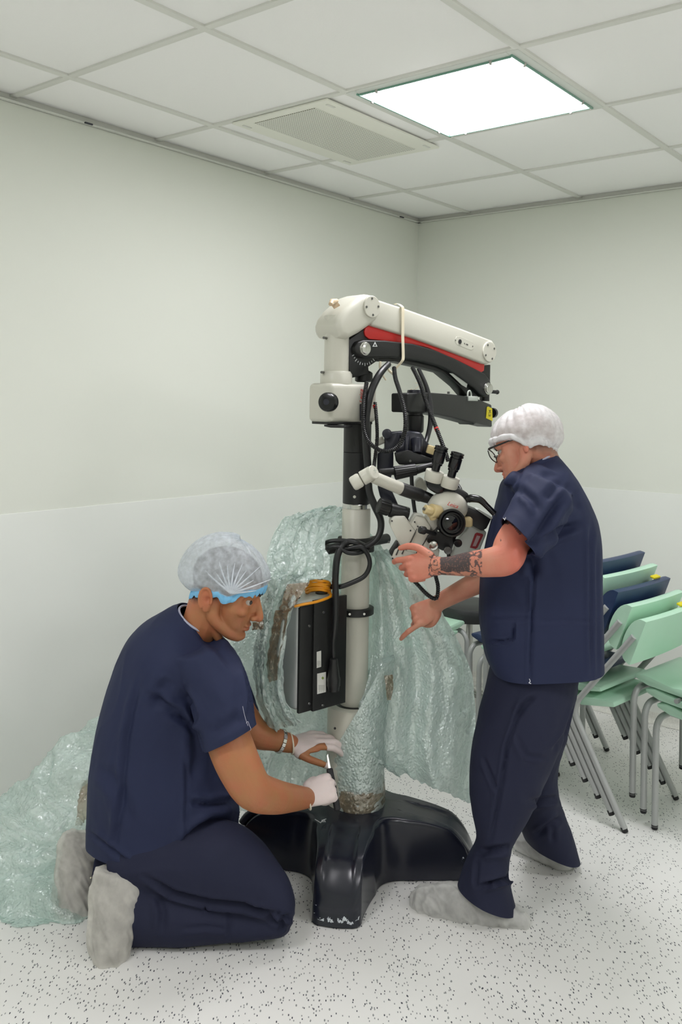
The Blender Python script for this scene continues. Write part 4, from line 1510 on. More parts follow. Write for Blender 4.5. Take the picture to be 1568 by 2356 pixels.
def skin(name, base, red, hair, sss=.12):
    m = mat(name, base, .48, spec=.4, bump=(220, .12), vary=(22, red, .45), sss=sss)
    nt, b, N, L = nodes(m)
    src = b.inputs['Base Color'].links[0].from_socket
    for att, col in (('blush', red), ('hair', hair), ('ink', S(52, 58, 62))):
        a = N('ShaderNodeAttribute'); a.attribute_name = att
        mx = N('ShaderNodeMix'); mx.data_type = 'RGBA'
        L(a.outputs['Fac'], mx.inputs['Factor']); L(src, mx.inputs['A']); mx.inputs['B'].default_value = col
        src = mx.outputs['Result']
    L(src, b.inputs['Base Color'])
    return m


def paint(o, **fs):
    M_ = o.matrix_basis
    me = o.data
    par = o.parent
    off = V(par.location) if par else V((0, 0, 0))
    for nm, f in fs.items():
        a = me.attributes.new(nm, 'FLOAT', 'POINT')
        a.data.foreach_set('value', [f(v.co) for v in me.vertices])


def sheer(name, col, alpha, rough=.6, scale=40, wrinkle=.35):
    """thin non-woven film: part see-through, part scattering"""
    m = bpy.data.materials.new(name)
    m.use_nodes = True
    nt, b, N, L = nodes(m)
    b.inputs['Base Color'].default_value = col
    b.inputs['Roughness'].default_value = rough
    b.inputs['Transmission Weight'].default_value = 0
    tr = N('ShaderNodeBsdfTransparent')
    tl = N('ShaderNodeBsdfTranslucent'); tl.inputs['Color'].default_value = col
    m1 = N('ShaderNodeMixShader'); m1.inputs[0].default_value = .35
    L(b.outputs[0], m1.inputs[1]); L(tl.outputs[0], m1.inputs[2])
    tc = N('ShaderNodeTexCoord'); nz = N('ShaderNodeTexNoise'); nz.inputs['Scale'].default_value = scale; nz.inputs['Detail'].default_value = 6
    L(tc.outputs['Object'], nz.inputs['Vector'])
    mr = N('ShaderNodeMapRange'); mr.inputs['From Min'].default_value = .3; mr.inputs['From Max'].default_value = .7
    mr.inputs['To Min'].default_value = max(0, alpha - wrinkle / 2); mr.inputs['To Max'].default_value = min(1, alpha + wrinkle / 2)
    L(nz.outputs['Fac'], mr.inputs['Value'])
    m2 = N('ShaderNodeMixShader'); L(mr.outputs['Result'], m2.inputs[0]); L(tr.outputs[0], m2.inputs[1]); L(m1.outputs[0], m2.inputs[2])
    bp = N('ShaderNodeBump'); bp.inputs['Strength'].default_value = .3; bp.inputs['Distance'].default_value = .004
    L(nz.outputs['Fac'], bp.inputs['Height']); L(bp.outputs['Normal'], b.inputs['Normal'])
    L(m2.outputs[0], nt.nodes['Material Output'].inputs['Surface'])
    return m


def bouffant(H, name, parent, m, rim, puff, gather=(.05, 0), seed=1, pleat=.004, n=128, rows=36):
    """cap over the skull: rim(angle) height, puff(angle, t) extra room"""
    k = H.k
    bm = B()
    rings = []
    c = (-.006, 0, .045)
    R3 = (.102, .079, .088)
    for i in range(rows):
        t = i / (rows - 1) * .985
        rr = []
        for j in range(n):
            a = 2 * PI * j / n
            u0 = rim(a) - c[2]
            th0 = math.asin(max(-.95, min(.95, u0 / R3[2])))
            th = th0 + (PI / 2 - th0) * t
            pf = puff(a, t) * math.sin(min(1, t * 3.5 + .08) * PI / 2) * (1 if t < .8 else 1)
            nz = noise.noise(V((math.cos(a) * 2.2 * (1 - t * .4), math.sin(a) * 2.2, t * 2.5 + seed))) * .006 * min(1, 4 * t)
            fold = abs(noise.noise(V((a * 5.0 + seed, t * 1.5, seed)))) * pleat * 2 * min(1, 3 * t)
            wv = .0015 * math.sin(a * 31 + seed) * max(0, 1 - 4 * t)
            e = pf + nz - fold + wv + .004
            f = c[0] + (R3[0] + e) * math.cos(th) * math.cos(a)
            l = c[1] + (R3[1] + e) * math.cos(th) * math.sin(a)
            u = c[2] + (R3[2] + e) * math.sin(th)
            rr.append(H(f, l, u))
        rings.append(rr)
    ring_loft(bm, rings, False, True)
    bmesh.ops.recalc_face_normals(bm, faces=bm.faces[:])
    return obj(name, bm, m, parent, angle=80), rings[0]


M['eyewhite'] = mat('eye_white', S(178, 168, 158), .25, spec=.5)
M['iris'] = mat('iris_brown', S(34, 22, 16), .12, spec=.6)
M['darkhair'] = mat('dark_hair', S(38, 30, 26), .6)
M['scrub'] = mat('navy_scrub_cloth', S(37, 43, 70), .72, spec=.25, bump=(900, .12), vary=(5, S(41, 48, 77), .5))
M['scrub2'] = mat('navy_trouser_cloth', S(37, 40, 60), .75, spec=.22, bump=(900, .12), vary=(5, S(33, 36, 56), .5))
M['trimcloth'] = mat('pale_neck_trim', S(176, 178, 196), .8)
M['glove'] = mat('latex_glove', S(222, 208, 204), .45, spec=.4, bump=(120, .15), sss=.1)
M['cuffroll'] = mat('glove_cuff', S(236, 228, 206), .45)
M['capA'] = sheer('sheer_white_cap', S(226, 234, 240), .62, .5, 55)
M['capB'] = sheer('white_cap', S(236, 236, 236), .80, .5, 60, .3)
M['blueband'] = mat('blue_elastic', S(120, 186, 226), .6, bump=(90, .4))
M['cover'] = sheer('shoe_cover_film', S(244, 241, 232), .66, .55, 25, .22)
M['cover2'] = sheer('shoe_cover_film_pale', S(247, 247, 243), .66, .55, 25, .24)
M['shoe'] = mat('dark_shoe', S(64, 64, 66), .6)
# ---------------------------------------------------------------- kneeling man
base = PF(470, 2150)
man = thing('person', 'person kneeling in navy scrubs and sheer bouffant cap, cutting the wrap at the microscope foot', 'person', (base.x, base.y, 0))
H = Head(P(516, 1363, 2.66), math.radians(-8), math.radians(18), 1, 1.08)
RW, LW = (702, 1836, 2.72), (668, 1711, 2.90)
RD, RN = V((.86, .42, .22)), V((-.25, -.86, .42))
RC = [(68, 88, 55), (70, 90, 55), (72, 90, 55), (74, 90, 55)]
RT = [(.022, .028, -.008), (.05, .038, -.022), (.072, .022, -.040), (.084, .000, -.046)]
LD, LN_ = V((.93, .28, .04)), V((.05, -.42, .90))
LC = [(14, 22, 16), (10, 20, 14), (12, 22, 16), (16, 24, 18)]
LT = [(.018, .030, -.010), (.046, .050, -.020), (.078, .062, -.030), (.102, .064, -.044)]
HS = 1.05
bm = B()
head_mass(bm, H)
limb(bm, [(H(-.034, 0, .0), .060), (P(468, 1425, 2.67), .060), (P(452, 1465, 2.70), .062), (P(430, 1510, 2.71), .07)])
for s in (-1, 1):      # neck tendons
    limb(bm, [(H(-.03, s * .052, -.04), .012), (P(502, 1466, 2.64 + .03 * (s + 1)), .014)])
plimb(bm, [(430, 1510, 2.71, .07), (400, 1600, 2.71, .12), (370, 1750, 2.70, .13), (365, 1880, 2.70, .12)])
plimb(bm, [(440, 1530, 2.58, .05), (440, 1530, 2.7, .06), (460, 1530, 2.86, .05)])
# right arm
plimb(bm, [(482, 1575, 2.58, .045), (508, 1645, 2.535, .058), (530, 1715, 2.50, .0625), (556, 1775, 2.49, .060), (584, 1818, 2.50, .0545), (630, 1833, 2.57, .0475), (672, 1836, 2.66, .0385), (702, 1836, 2.72, .031)], n=24)
# left arm
plimb(bm, [(500, 1540, 2.86, .058), (550, 1630, 2.87, .05), (585, 1684, 2.86, .046), (630, 1700, 2.88, .037), (668, 1711, 2.90, .029)], n=20)
hand(bm, P(*RW), RD, RN, True, RC, RT, HS)
hand(bm, P(*LW), LD, LN_, False, LC, LT, HS)
# legs, inside the trousers
for dz, kx in ((2.60, 0), (2.80, -40)):
    plimb(bm, [(370, 1940, dz + .03, .085), (500, 1990, dz, .075), (615 + kx, 2060 - (dz - 2.6) * 400, dz, .055), (450, 2085 - (dz - 2.6) * 500, dz - .02, .05), (310, 2085 - (dz - 2.6) * 520, dz - .03, .04)])
body = fuse(bm, .0029, 2)
head_sculpt(body, H)
for _ in range(1):
    bmesh.ops.smooth_vert(body, verts=body.verts, factor=.4, use_axis_x=True, use_axis_y=True, use_axis_z=True)
M['skinA'] = skin('tan_skin', S(172, 118, 78), S(186, 100, 76), S(52, 40, 34))
bo = obj('body', body, M['skinA'], man, angle=80)


def wpos(o):
    m = man.location
    return lambda co: co + m


def blushA(co):
    p = co
    f, l, u = H.loc(p)
    r = 0
    if abs(l) < .14 and f > -.12 and u > -.13:
        r += .9 * math.exp(-(((f - .094) / .014) ** 2 + (l / .022) ** 2 + ((u + .0655) / .010) ** 2))
        r += .55 * math.exp(-(((f + .027) / .02) ** 2 + ((abs(l) - .082) / .012) ** 2 + ((u + .015) / .035) ** 2))
        r += .35 * math.exp(-(((f - .11) / .02) ** 2 + (l / .02) ** 2 + ((u + .032) / .015) ** 2))
    return min(1, r)


def hairA(co):
    f, l, u = H.loc(co)
    if abs(l) > .12 or u < -.12 or f < -.13 or f > .2:
        return 0
    line = .045 + max(0, f) * .1 if f > .035 else (-.045 if f < -.06 else (-.045 + (f + .06) * .6 if f < 0 else -.009 + f * 1.5))
    a = max(0, min(1, (u - line) / .02 + .15)) * .93
    if abs(l) > .070 and -.052 < f < .0 and -.055 < u < .022:
        a = 0
    st = .16 * max(0, min(1, (-.02 - u) / .03)) * max(0, min(1, (f - .0) / .03))
    return max(a, st)


paint(bo, blush=blushA, hair=hairA, ink=lambda co: 0.0)
eyes(H, man, (.80, -.58, -.12))
brows(H, man, M['darkhair'])
# cap: full at the back, rim from brow to nape
rimA = lambda a: .016 + .034 * math.cos(a) - .014 * math.exp(-((math.cos(a) - .32) / .22) ** 2)
cap, rim = bouffant(H, 'bouffant_cap', man, M['capA'], rimA, lambda a, t: .010 + .026 * max(0, -math.cos(a)) * (1 - .5 * t) + .004 * t, seed=2, pleat=.005)
bm = B()
rr = []
nn = len(rim)
for j in range(nn):
    a = 2 * PI * j / nn
    p = rim[j]
    o_ = (p - H(-.006, 0, .045)); o_ -= H.U * o_.dot(H.U); o_.normalize()
    wob = .003 * math.sin(a * 9) + .002 * math.sin(a * 23 + 1)
    hgt = .0115 + .004 * max(0, math.sin(a * 2 + .6)) + wob * .5
    cen = p - H.U * (.004 + wob) + o_ * (.0012 + .001 * math.sin(a * 40))
    rr.append([cen + H.U * hgt * math.cos(2 * PI * q / 8) + o_ * .0034 * math.sin(2 * PI * q / 8) for q in range(8)])
ring_loft(bm, rr, closed=True)
obj('elastic_band', bm, M['blueband'], cap)
bm = B()        # the knot of gathered pleats over the temple
kp = H(.034, -.082, .030)
for j in range(11):
    a = math.radians(20 + 14 * j)
    ln = .06 + .035 * math.sin(j * 1.7) ** 2
    e = [kp, None, None]
    pts = []
    for q in range(5):
        t = q / 4
        f, l, u = .034 + ln * t * math.cos(a), 0, .030 + ln * t * math.sin(a)
        xx = 1 - ((f + .006) / .118) ** 2 - ((u - .045) / .103) ** 2
        l = -.0935 * math.sqrt(max(.02, xx))
        pts.append(H(f, l + .001, u))
    tube(bm, pts, [.0042, .0034, .0026, .0018, .0008], 6, True, 2)
obj('gathered_pleats', bm, sheer('cap_pleat', S(238, 243, 248), .75, .5, 60, .2), cap)

# scrub top
bm = B()
sections(bm, [(202, 1960, 548, 1940, 2.70, .185, 2.2), (202, 1925, 548, 1908, 2.70, .188, 2.2), (204, 1870, 547, 1860, 2.70, .185, 2.2), (210, 1770, 530, 1790, 2.70, .182, 2.2), (226, 1670, 520, 1700, 2.71, .178, 2.2), (258, 1560, 535, 1600, 2.71, .18), (290, 1480, 548, 1530, 2.71, .192), (330, 1436, 530, 1500, 2.71, .172), (385, 1402, 505, 1482, 2.70, .11), (424, 1386, 486, 1462, 2.69, .07), (436, 1366, 486, 1440, 2.68, .065)], 36)
sections(bm, [(395, 1505, 520, 1475, 2.60, .10), (425, 1570, 562, 1540, 2.56, .095), (443, 1645, 580, 1605, 2.53, .087), (468, 1728, 588, 1668, 2.50, .08), (486, 1775, 606, 1708, 2.48, .078)], 28)
sections(bm, [(440, 1500, 545, 1520, 2.84, .09), (470, 1560, 574, 1580, 2.87, .085), (500, 1650, 592, 1640, 2.88, .078), (520, 1720, 588, 1690, 2.88, .07), (530, 1750, 592, 1720, 2.88, .07)], 24)
top = fuse(bm, .0062, 5)
cloth_noise(top, .0035, 7, 1)
creases(top, [
    ([(432, 1665), (410, 1640), (385, 1625), (345, 1600)], 9, .010), ([(440, 1672), (450, 1650), (440, 1620), (420, 1590)], 8, .008),
    ([(450, 1690), (430, 1665), (385, 1640)], 7, .009), ([(325, 1560), (305, 1630), (292, 1700), (283, 1800), (272, 1900), (262, 1960)], 7, .006),
    ([(425, 1740), (430, 1800), (428, 1900), (424, 2000)], 5, .004), ([(545, 1840), (480, 1850), (435, 1845)], 8, .008),
    ([(540, 1888), (490, 1890), (450, 1915), (425, 1945)], 12, .014), ([(450, 1680), (455, 1740), (440, 1800)], 14, .007),
    ([(460, 1460), (500, 1490), (540, 1540)], 10, .005), ([(390, 1560), (370, 1590), (350, 1640)], 14, .006),
    ([(230, 1760), (280, 1820), (300, 1900)], 16, .006), ([(300, 1990), (250, 1950), (205, 1915)], 6, .006), ([(565, 1520), (580, 1600), (575, 1660)], 9, .009), ([(480, 1690), (520, 1670), (560, 1645)], 14, .005)])
hp = P(370, 1920, 2.70)
cut(top, P(470, 1962, 2.52), V((-.02, .0, -1)), .60) if False else None
zh = P(420, 2008, 2.515).z
cut(top, V((hp.x, hp.y, zh + .012)), V((.02, 0, -1)), .45)
a_, b_ = P(468, 1728, 2.50), P(588, 1668, 2.50)
ax_ = (b_ - a_).normalized(); dn = V((ax_.z, 0, -ax_.x)); dn = dn if dn.z < 0 else -dn
cut(top, (a_ + b_) / 2, dn + V((0, -.15, 0)), .13)
a_, b_ = P(505, 1700, 2.88), P(592, 1694, 2.88)
cut(top, (a_ + b_) / 2, V((.25, .0, -1)), .10)
nk = P(455, 1425, 2.68)
nd = (P(491, 1373, 2.65) - P(440, 1470, 2.70)).normalized()
cut(top, nk, V((.55, -.10, .83)), .085)
thicken(top, .003)
obj('scrub_top', top, M['scrub'], man, angle=80)
bm = B()      # pale piping at the neck
dirn = V((.55, -.10, .83)).normalized()
u_, v_ = frame(dirn)
rr = [nk + (P(0, 0, 1) - P(0, 0, 1))]
pts = []
for j in range(40):
    a = 2 * PI * j / 40
    pts.append(nk + u_ * math.cos(a) * .067 + v_ * math.sin(a) * .064 - dirn * .001)
tube(bm, pts + [pts[0]], .0035, 8, False)
obj('neck_trim', bm, M['trimcloth'], man)
bm = B()
for pts in ([(566, 1664), (570, 1660), (573, 1668), (577, 1677), (575, 1681)], [(558, 1625), (561, 1640), (565, 1655), (570, 1670)], [(420, 2004), (424, 2009), (420, 2014), (417, 2011)], [(424, 1990), (425, 2000), (423, 2008)]):
    d_ = 2.42 if pts[0][1] < 1800 else 2.508
    tube(bm, [P(x, y, d_) for x, y in pts], .0006, 5, True, 3)
obj('loose_thread', bm, mat('white_thread', S(190, 188, 200), .8), man)

# trousers
bm = B()
sections(bm, [(255, 1900, 300, 2035, 2.66, .14), (340, 1870, 320, 2045, 2.64, .14), (440, 1875, 415, 2068, 2.60, .11), (545, 1900, 515, 2088, 2.58, .095), (604, 1945, 580, 2100, 2.57, .085), (655, 2012, 628, 2118, 2.56, .07), (676, 2060, 650, 2130, 2.56, .055), (680, 2085, 668, 2120, 2.56, .03)], 28)
sections(bm, [(676, 2085, 664, 2140, 2.56, .035), (650, 2080, 640, 2150, 2.56, .055), (560, 2078, 556, 2158, 2.555, .06), (430, 2055, 425, 2171, 2.55, .065), (320, 2025, 306, 2174, 2.545, .062), (285, 2020, 275, 2172, 2.54, .06)], 24)
sections(bm, [(250, 1860, 290, 1990, 2.78, .12), (380, 1860, 370, 2000, 2.80, .11), (500, 1890, 490, 2010, 2.80, .09), (600, 1955, 575, 2045, 2.80, .06), (610, 2000, 590, 2050, 2.80, .03)], 24)
sections(bm, [(600, 2000, 592, 2052, 2.795, .04), (560, 1985, 550, 2060, 2.79, .055), (400, 1970, 398, 2064, 2.78, .06), (250, 1950, 240, 2060, 2.76, .055), (222, 1955, 216, 2050, 2.75, .05)], 24)
tr = fuse(bm, .0062, 4)
cloth_noise(tr, .003, 8, 4, (.5, 1, 1))
creases(tr, [([(330, 2015), (400, 2055), (480, 2075), (560, 2082), (620, 2098), (668, 2112)], 6, .012), ([(668, 2108), (640, 2118), (600, 2098), (560, 2085)], 6, .008), ([(660, 2130), (630, 2120), (615, 2105)], 6, .009),
             ([(365, 2060), (375, 2100), (372, 2140)], 9, .006), ([(470, 2080), (475, 2092), (480, 2095)], 4, .006), ([(525, 2090), (528, 2130), (525, 2155)], 5, .004), ([(420, 2138), (470, 2132), (520, 2138)], 6, .004), ([(640, 2145), (650, 2125), (655, 2110)], 5, .006)])
thicken(tr, .0)  if False else None
obj('trousers', tr, M['scrub2'], man, angle=80)


def ridges(bm, amp, sc, seed):
    bm.normal_update()
    sk = Matrix(((1, .35, .45), (0, 1, 0), (.05, 0, .22)))
    mv = []
    for v in bm.verts:
        q = (sk @ v.co) * sc + V((seed * 3.1, seed * 1.9, seed))
        mv.append(v.normal * amp * max(0, 1 - 3 * abs(noise.noise(q))) ** 1.5)
    for v, m_ in zip(bm.verts, mv):
        v.co += m_


def shoe_pair(secs, parent, m, seed, shrink=.86, cuff=None):
    bm = B()
    sections(bm, secs, 28)
    c = fuse(bm, .0038, 3)
    cloth_noise(c, .0035, 22, seed, (1, 1, .35))
    ridges(c, .006, 24, seed + 3)
    bmesh.ops.smooth_vert(c, verts=c.verts, factor=.5, use_axis_x=True, use_axis_y=True, use_axis_z=True)
    ridges(c, .003, 48, seed + 5)
    bmesh.ops.smooth_vert(c, verts=c.verts, factor=.5, use_axis_x=True, use_axis_y=True, use_axis_z=True)
    cv = obj('shoe_cover', c, m, parent, angle=80)
    bm = B()
    ins = []
    for x1, y1, x2, y2, d, hd, *e in secs:
        mx_, my_ = (x1 + x2) / 2, (y1 + y2) / 2
        ins.append((mx_ + (x1 - mx_) * shrink, my_ + (y1 - my_) * shrink, mx_ + (x2 - mx_) * shrink, my_ + (y2 - my_) * shrink, d, hd * shrink))
    sections(bm, ins, 24)
    s_ = fuse(bm, .006, 3)
    obj('shoe', s_, M['shoe'], parent, angle=80)
    return cv


shoe_pair([(222, 1996, 318, 2012, 2.535, .035), (214, 2035, 324, 2042, 2.53, .05), (208, 2090, 316, 2095, 2.515, .056), (204, 2150, 304, 2155, 2.495, .056), (212, 2195, 296, 2195, 2.485, .052), (232, 2220, 280, 2218, 2.48, .035), (245, 2226, 268, 2225, 2.48, .02)], man, M['cover'], 3)
shoe_pair([(146, 1918, 206, 1922, 2.78, .03), (138, 1945, 218, 1955, 2.775, .05), (128, 2000, 222, 2010, 2.755, .055), (123, 2055, 220, 2060, 2.73, .056), (134, 2100, 214, 2100, 2.70, .05), (160, 2126, 208, 2124, 2.685, .035), (175, 2131, 200, 2130, 2.68, .02)], man, M['cover'], 8)
bm = B()
tube(bm, [P(x, y, d) for x, y, d in ((321, 2016, 2.528), (322, 2060, 2.522), (314, 2110, 2.506), (303, 2160, 2.488))], .0024, 8, True, 4)
tube(bm, [P(x, y, d) for x, y, d in ((208, 1930, 2.755), (218, 1970, 2.745), (222, 2000, 2.735), (218, 2015, 2.72), (208, 2020, 2.705))], .0024, 8, True, 4)
obj('cover_elastic', bm, M['cuffroll'], man)

# gloves, bracelet, knife
bm = B(); L_, T_, tips = hand(bm, P(*RW), RD, RN, True, RC, RT, HS, .0016)
g = fuse(bm, .003, 2)
dw = RD.normalized()
cut(g, P(*RW) + dw * .004, -dw, .06)
g1 = obj('latex_glove', g, M['glove'], man, angle=80)
bm = B(); u_, v_ = frame(dw); c = P(*RW) + dw * .002
T1 = RN.cross(RD).normalized(); N1 = (RN - dw * RN.dot(dw)).normalized()
pts = [c + T1 * .0355 * math.cos(2 * PI * j / 32) + N1 * .0335 * math.sin(2 * PI * j / 32) - dw * (.004 * math.sin(2 * PI * j / 32)) for j in range(32)]
tube(bm, pts + pts[:1], .0028, 8, False); obj('rolled_cuff', bm, M['cuffroll'], g1)
bm = B(); hand(bm, P(*LW), LD, LN_, False, LC, LT, HS, .0016)
g = fuse(bm, .003, 2)
dw = LD.normalized()
cut(g, P(*LW) + dw * .004, -dw, .06)
T1 = LD.cross(LN_).normalized(); N1 = (LN_ - dw * LN_.dot(dw)).normalized()
thumb_at = P(*LW) + (dw * .062 + T1 * .056 - N1 * .02) * HS
cut(g, P(*LW) + (dw * .036 + T1 * .040 - N1 * .01) * HS, T1 * .95 + dw * .3, .075)
g2 = obj('latex_glove', g, M['glove'], man, angle=80)
bm = B(); c = P(*LW) + dw * .002
pts = [c + T1 * .033 * math.cos(2 * PI * j / 32) + N1 * .031 * math.sin(2 * PI * j / 32) for j in range(32)]
tube(bm, pts + pts[:1], .0028, 8, False); obj('rolled_cuff', bm, M['cuffroll'], g2)
bm = B(); c = P(645, 1705, 2.888); d2 = (P(668, 1711, 2.90) - P(630, 1700, 2.88)).normalized(); u_, v_ = frame(d2)
for j in range(18):
    a = 2 * PI * j / 18
    n_ = u_ * math.cos(a) + v_ * math.sin(a)
    t_ = d2.cross(n_)
    box(bm, c + n_ * .0362, (.0118, .012, .003), (t_, d2, n_), .0008, 1)
obj('metal_bracelet', bm, M['chrome'], man)
# knife held in the fist: handle along the thumb side, short blade up
RT_ = RN.cross(RD).normalized()
kc = P(*RW) + (RD.normalized() * .098 - (RN - RD.normalized() * RN.dot(RD.normalized())).normalized() * .030) * HS
kd = (P(757, 1766, kc.y + .03) - kc).normalized()
kn = thing('utility_knife', 'black-handled knife gripped in the kneeling man\'s gloved fist', 'knife', kc)
e1, e2 = frame(kd)
bm = B(); box(bm, kc - kd * .005, (.020, .013, .125), (e1, e2, kd), .005); obj('handle', bm, M['blackrub'], kn)
bm = B(); prism(bm, [kc + kd * .055 - e1 * .004, kc + kd * .055 + e1 * .004, kc + kd * .095 + e1 * .001, kc + kd * .10 - e1 * .004], e2 * .0012); obj('blade', bm, M['steel'], kn)
# ---------------------------------------------------------------- standing man
ROLL2 = -20
base = PF(1180, 2050)
man2 = thing('person', 'person standing in navy scrubs, white cap and glasses, tattooed forearm holding the microscope head', 'person', (base.x, base.y, 0))
H2 = Head(P(1212, 1036, 2.80), math.radians(28), math.radians(20), -1, .95, math.radians(ROLL2))
LW2, RW2 = (1006, 1302, 2.65), (1006, 1388, 2.93)
LD2, LN2 = V((-.90, .34, -.16)), V((-.30, -.90, .30))
LC2 = [(20, 30, 18), (48, 60, 40), (58, 66, 40), (64, 66, 40)]
LT2 = [(.020, .030, .0), (.052, .056, .0), (.086, .066, -.006), (.114, .064, -.012)]
RD2, RN2 = V((-.80, .10, -.52)), V((-.30, -.84, .42))
RC2 = [(6, 22, 12), (62, 80, 45), (70, 84, 45), (74, 84, 45)]
RT2 = [(.020, .028, -.010), (.046, .040, -.024), (.066, .034, -.038), (.082, .022, -.046)]
bm = B()
head_mass(bm, H2, False)
for s_ in (-1, 1):
    ball(bm, H2(-.022, s_ * .076, -.024), (.010, .006, .016), H2.ax(), 14, 10)
limb(bm, [(H2(-.034, 0, -.005), .058), (P(1240, 1058, 2.81), .060), (P(1252, 1095, 2.82), .068), (P(1250, 1130, 2.81), .08)])
plimb(bm, [(1250, 1130, 2.81, .08), (1250, 1230, 2.81, .11), (1245, 1380, 2.80, .12), (1230, 1540, 2.80, .12)])
plimb(bm, [(1262, 1150, 2.66, .05), (1250, 1150, 2.80, .07), (1240, 1150, 2.94, .05)])
plimb(bm, [(1258, 1150, 2.66, .056), (1216, 1195, 2.625, .052), (1178, 1250, 2.58, .050), (1164, 1284, 2.545, .0475), (1128, 1294, 2.55, .0415), (1080, 1298, 2.585, .036), (1035, 1302, 2.62, .0275), (1006, 1302, 2.65, .0255)], n=24)
plimb(bm, [(1230, 1170, 2.95, .05), (1190, 1260, 2.93, .048), (1150, 1312, 2.88, .045), (1110, 1334, 2.88, .038), (1050, 1364, 2.90, .031), (1006, 1388, 2.93, .0265)], n=20)
hand(bm, P(*LW2), LD2, LN2, False, LC2, LT2, 1.02)
hand(bm, P(*RW2), RD2, RN2, True, RC2, RT2, 1.0)
plimb(bm, [(1205, 1560, 2.78, .075), (1178, 1780, 2.725, .055), (1125, 1960, 2.71, .045), (1112, 2040, 2.71, .04)])
plimb(bm, [(1245, 1560, 2.87, .07), (1235, 1780, 2.945, .05), (1250, 1880, 2.99, .042), (1252, 1900, 3.0, .038)])
body = fuse(bm, .0029, 2)
head_sculpt(body, H2)
# wrist and elbow shape, knuckle lines
push(body, P(1182, 1298, 2.51), .02, V((.004, -.002, -.004)))
M['skinB'] = skin('pink_skin', S(206, 148, 122), S(204, 112, 94), S(92, 74, 62))
bo2 = obj('body', body, M['skinB'], man2, angle=80)


def blushB(co):
    f, l, u = H2.loc(co)
    r = 0
    if abs(l) < .14 and f > -.12 and u > -.13:
        r += .8 * math.exp(-(((f - .094) / .014) ** 2 + (l / .022) ** 2 + ((u + .0655) / .010) ** 2))
        r += .6 * math.exp(-(((f + .027) / .02) ** 2 + ((abs(l) - .082) / .012) ** 2 + ((u + .015) / .035) ** 2))
        r += .5 * math.exp(-(((f - .112) / .02) ** 2 + (l / .02) ** 2 + ((u + .032) / .015) ** 2))
    if co.y < 2.75 and co.z < 1.32:
        x, y = pix(co)
        if x > 890:
            r = max(r, .75 * math.exp(-((x - 1195) / 45) ** 2) + .35 * math.exp(-((x - 930) / 45) ** 2) + .2)
    return min(1, r)


def hairB(co):
    f, l, u = H2.loc(co)
    if abs(l) > .12 or u < -.12 or f < -.13 or f > .2:
        return 0
    line = .05 if f > .035 else (-.052 if f < -.06 else (-.052 + (f + .06) * .7 if f < 0 else -.010 + f * 1.6))
    a = max(0, min(1, (u - line) / .02 + .1)) * .6
    if abs(l) > .070 and -.052 < f < .0 and -.055 < u < .022:
        a = 0
    return a


def inkB(co):
    if co.z > 1.42:
        return 0
    x, y = pix(co)
    if co.y < 2.76:
        n = noise.noise(co * 60)
        n2 = noise.noise(co * 130 + V((3, 1, 2)))
        if 1013 < x < 1080 and y < 1345:
            e = .93 - (.25 if abs(n2) < .05 else 0)
            return e if y < 1318 + 8 * n else (.5 if n > 0 else .1)
        if 985 < x <= 1013 and 1270 < y < 1330:
            return .85 if abs(n) < .10 or n2 > .35 else 0
        if 1080 <= x < 1108 and y < 1340:
            return .85 if abs(n) < .13 or n2 > .30 else .05
        if 1150 < x < 1200 and 1195 < y < 1248:
            return .8 if noise.noise(V((co.x * 90 + co.z * 60, co.z * 26 - co.x * 20, 4))) > .24 + (y - 1210) * .006 else 0
    elif 985 < x < 1008 and 1350 < y < 1380 and co.y < 2.96:
        return .6 if noise.noise(co * 120) > .0 else 0
    return 0


paint(bo2, blush=blushB, hair=hairB, ink=inkB)
eyes(H2, man2)
brows(H2, man2, mat('grey_brown_hair', S(84, 70, 58), .6))
rimB = lambda a: .011 + .033 * math.cos(a) - .020 * math.exp(-((math.cos(a) + .22) / .25) ** 2)
capb, rimb = bouffant(H2, 'bouffant_cap', man2, M['capB'], rimB, lambda a, t: .009 + .012 * max(0, -math.cos(a)) + .006 * max(0, math.cos(a)) + .016 * abs(math.sin(a)) ** 5 * (1 - t), seed=6, pleat=.0065)
bm = B()
rr = []
nn = len(rimb)
for j in range(nn):
    a = 2 * PI * j / nn
    p = rimb[j]
    o_ = (p - H2(-.006, 0, .045)); o_ -= H2.U * o_.dot(H2.U); o_.normalize()
    h_ = .0135 + .003 * math.sin(a * 3 + 1) + .0012 * math.sin(a * 17) - .005 * max(0, math.cos(a))
    cen = p + H2.U * (.010 + .002 * math.sin(a * 5)) + o_ * (.009 + .007 * abs(math.sin(a)) ** 3 + .0014 * math.sin(a * 23))
    rr.append([cen + H2.U * h_ * math.cos(2 * PI * q / 10) + o_ * .008 * math.sin(2 * PI * q / 10) for q in range(10)])
ring_loft(bm, rr, closed=True)
obj('rolled_rim', bm, sheer('cap_rim_film', S(244, 244, 244), .95, .5, 60, .1), capb)
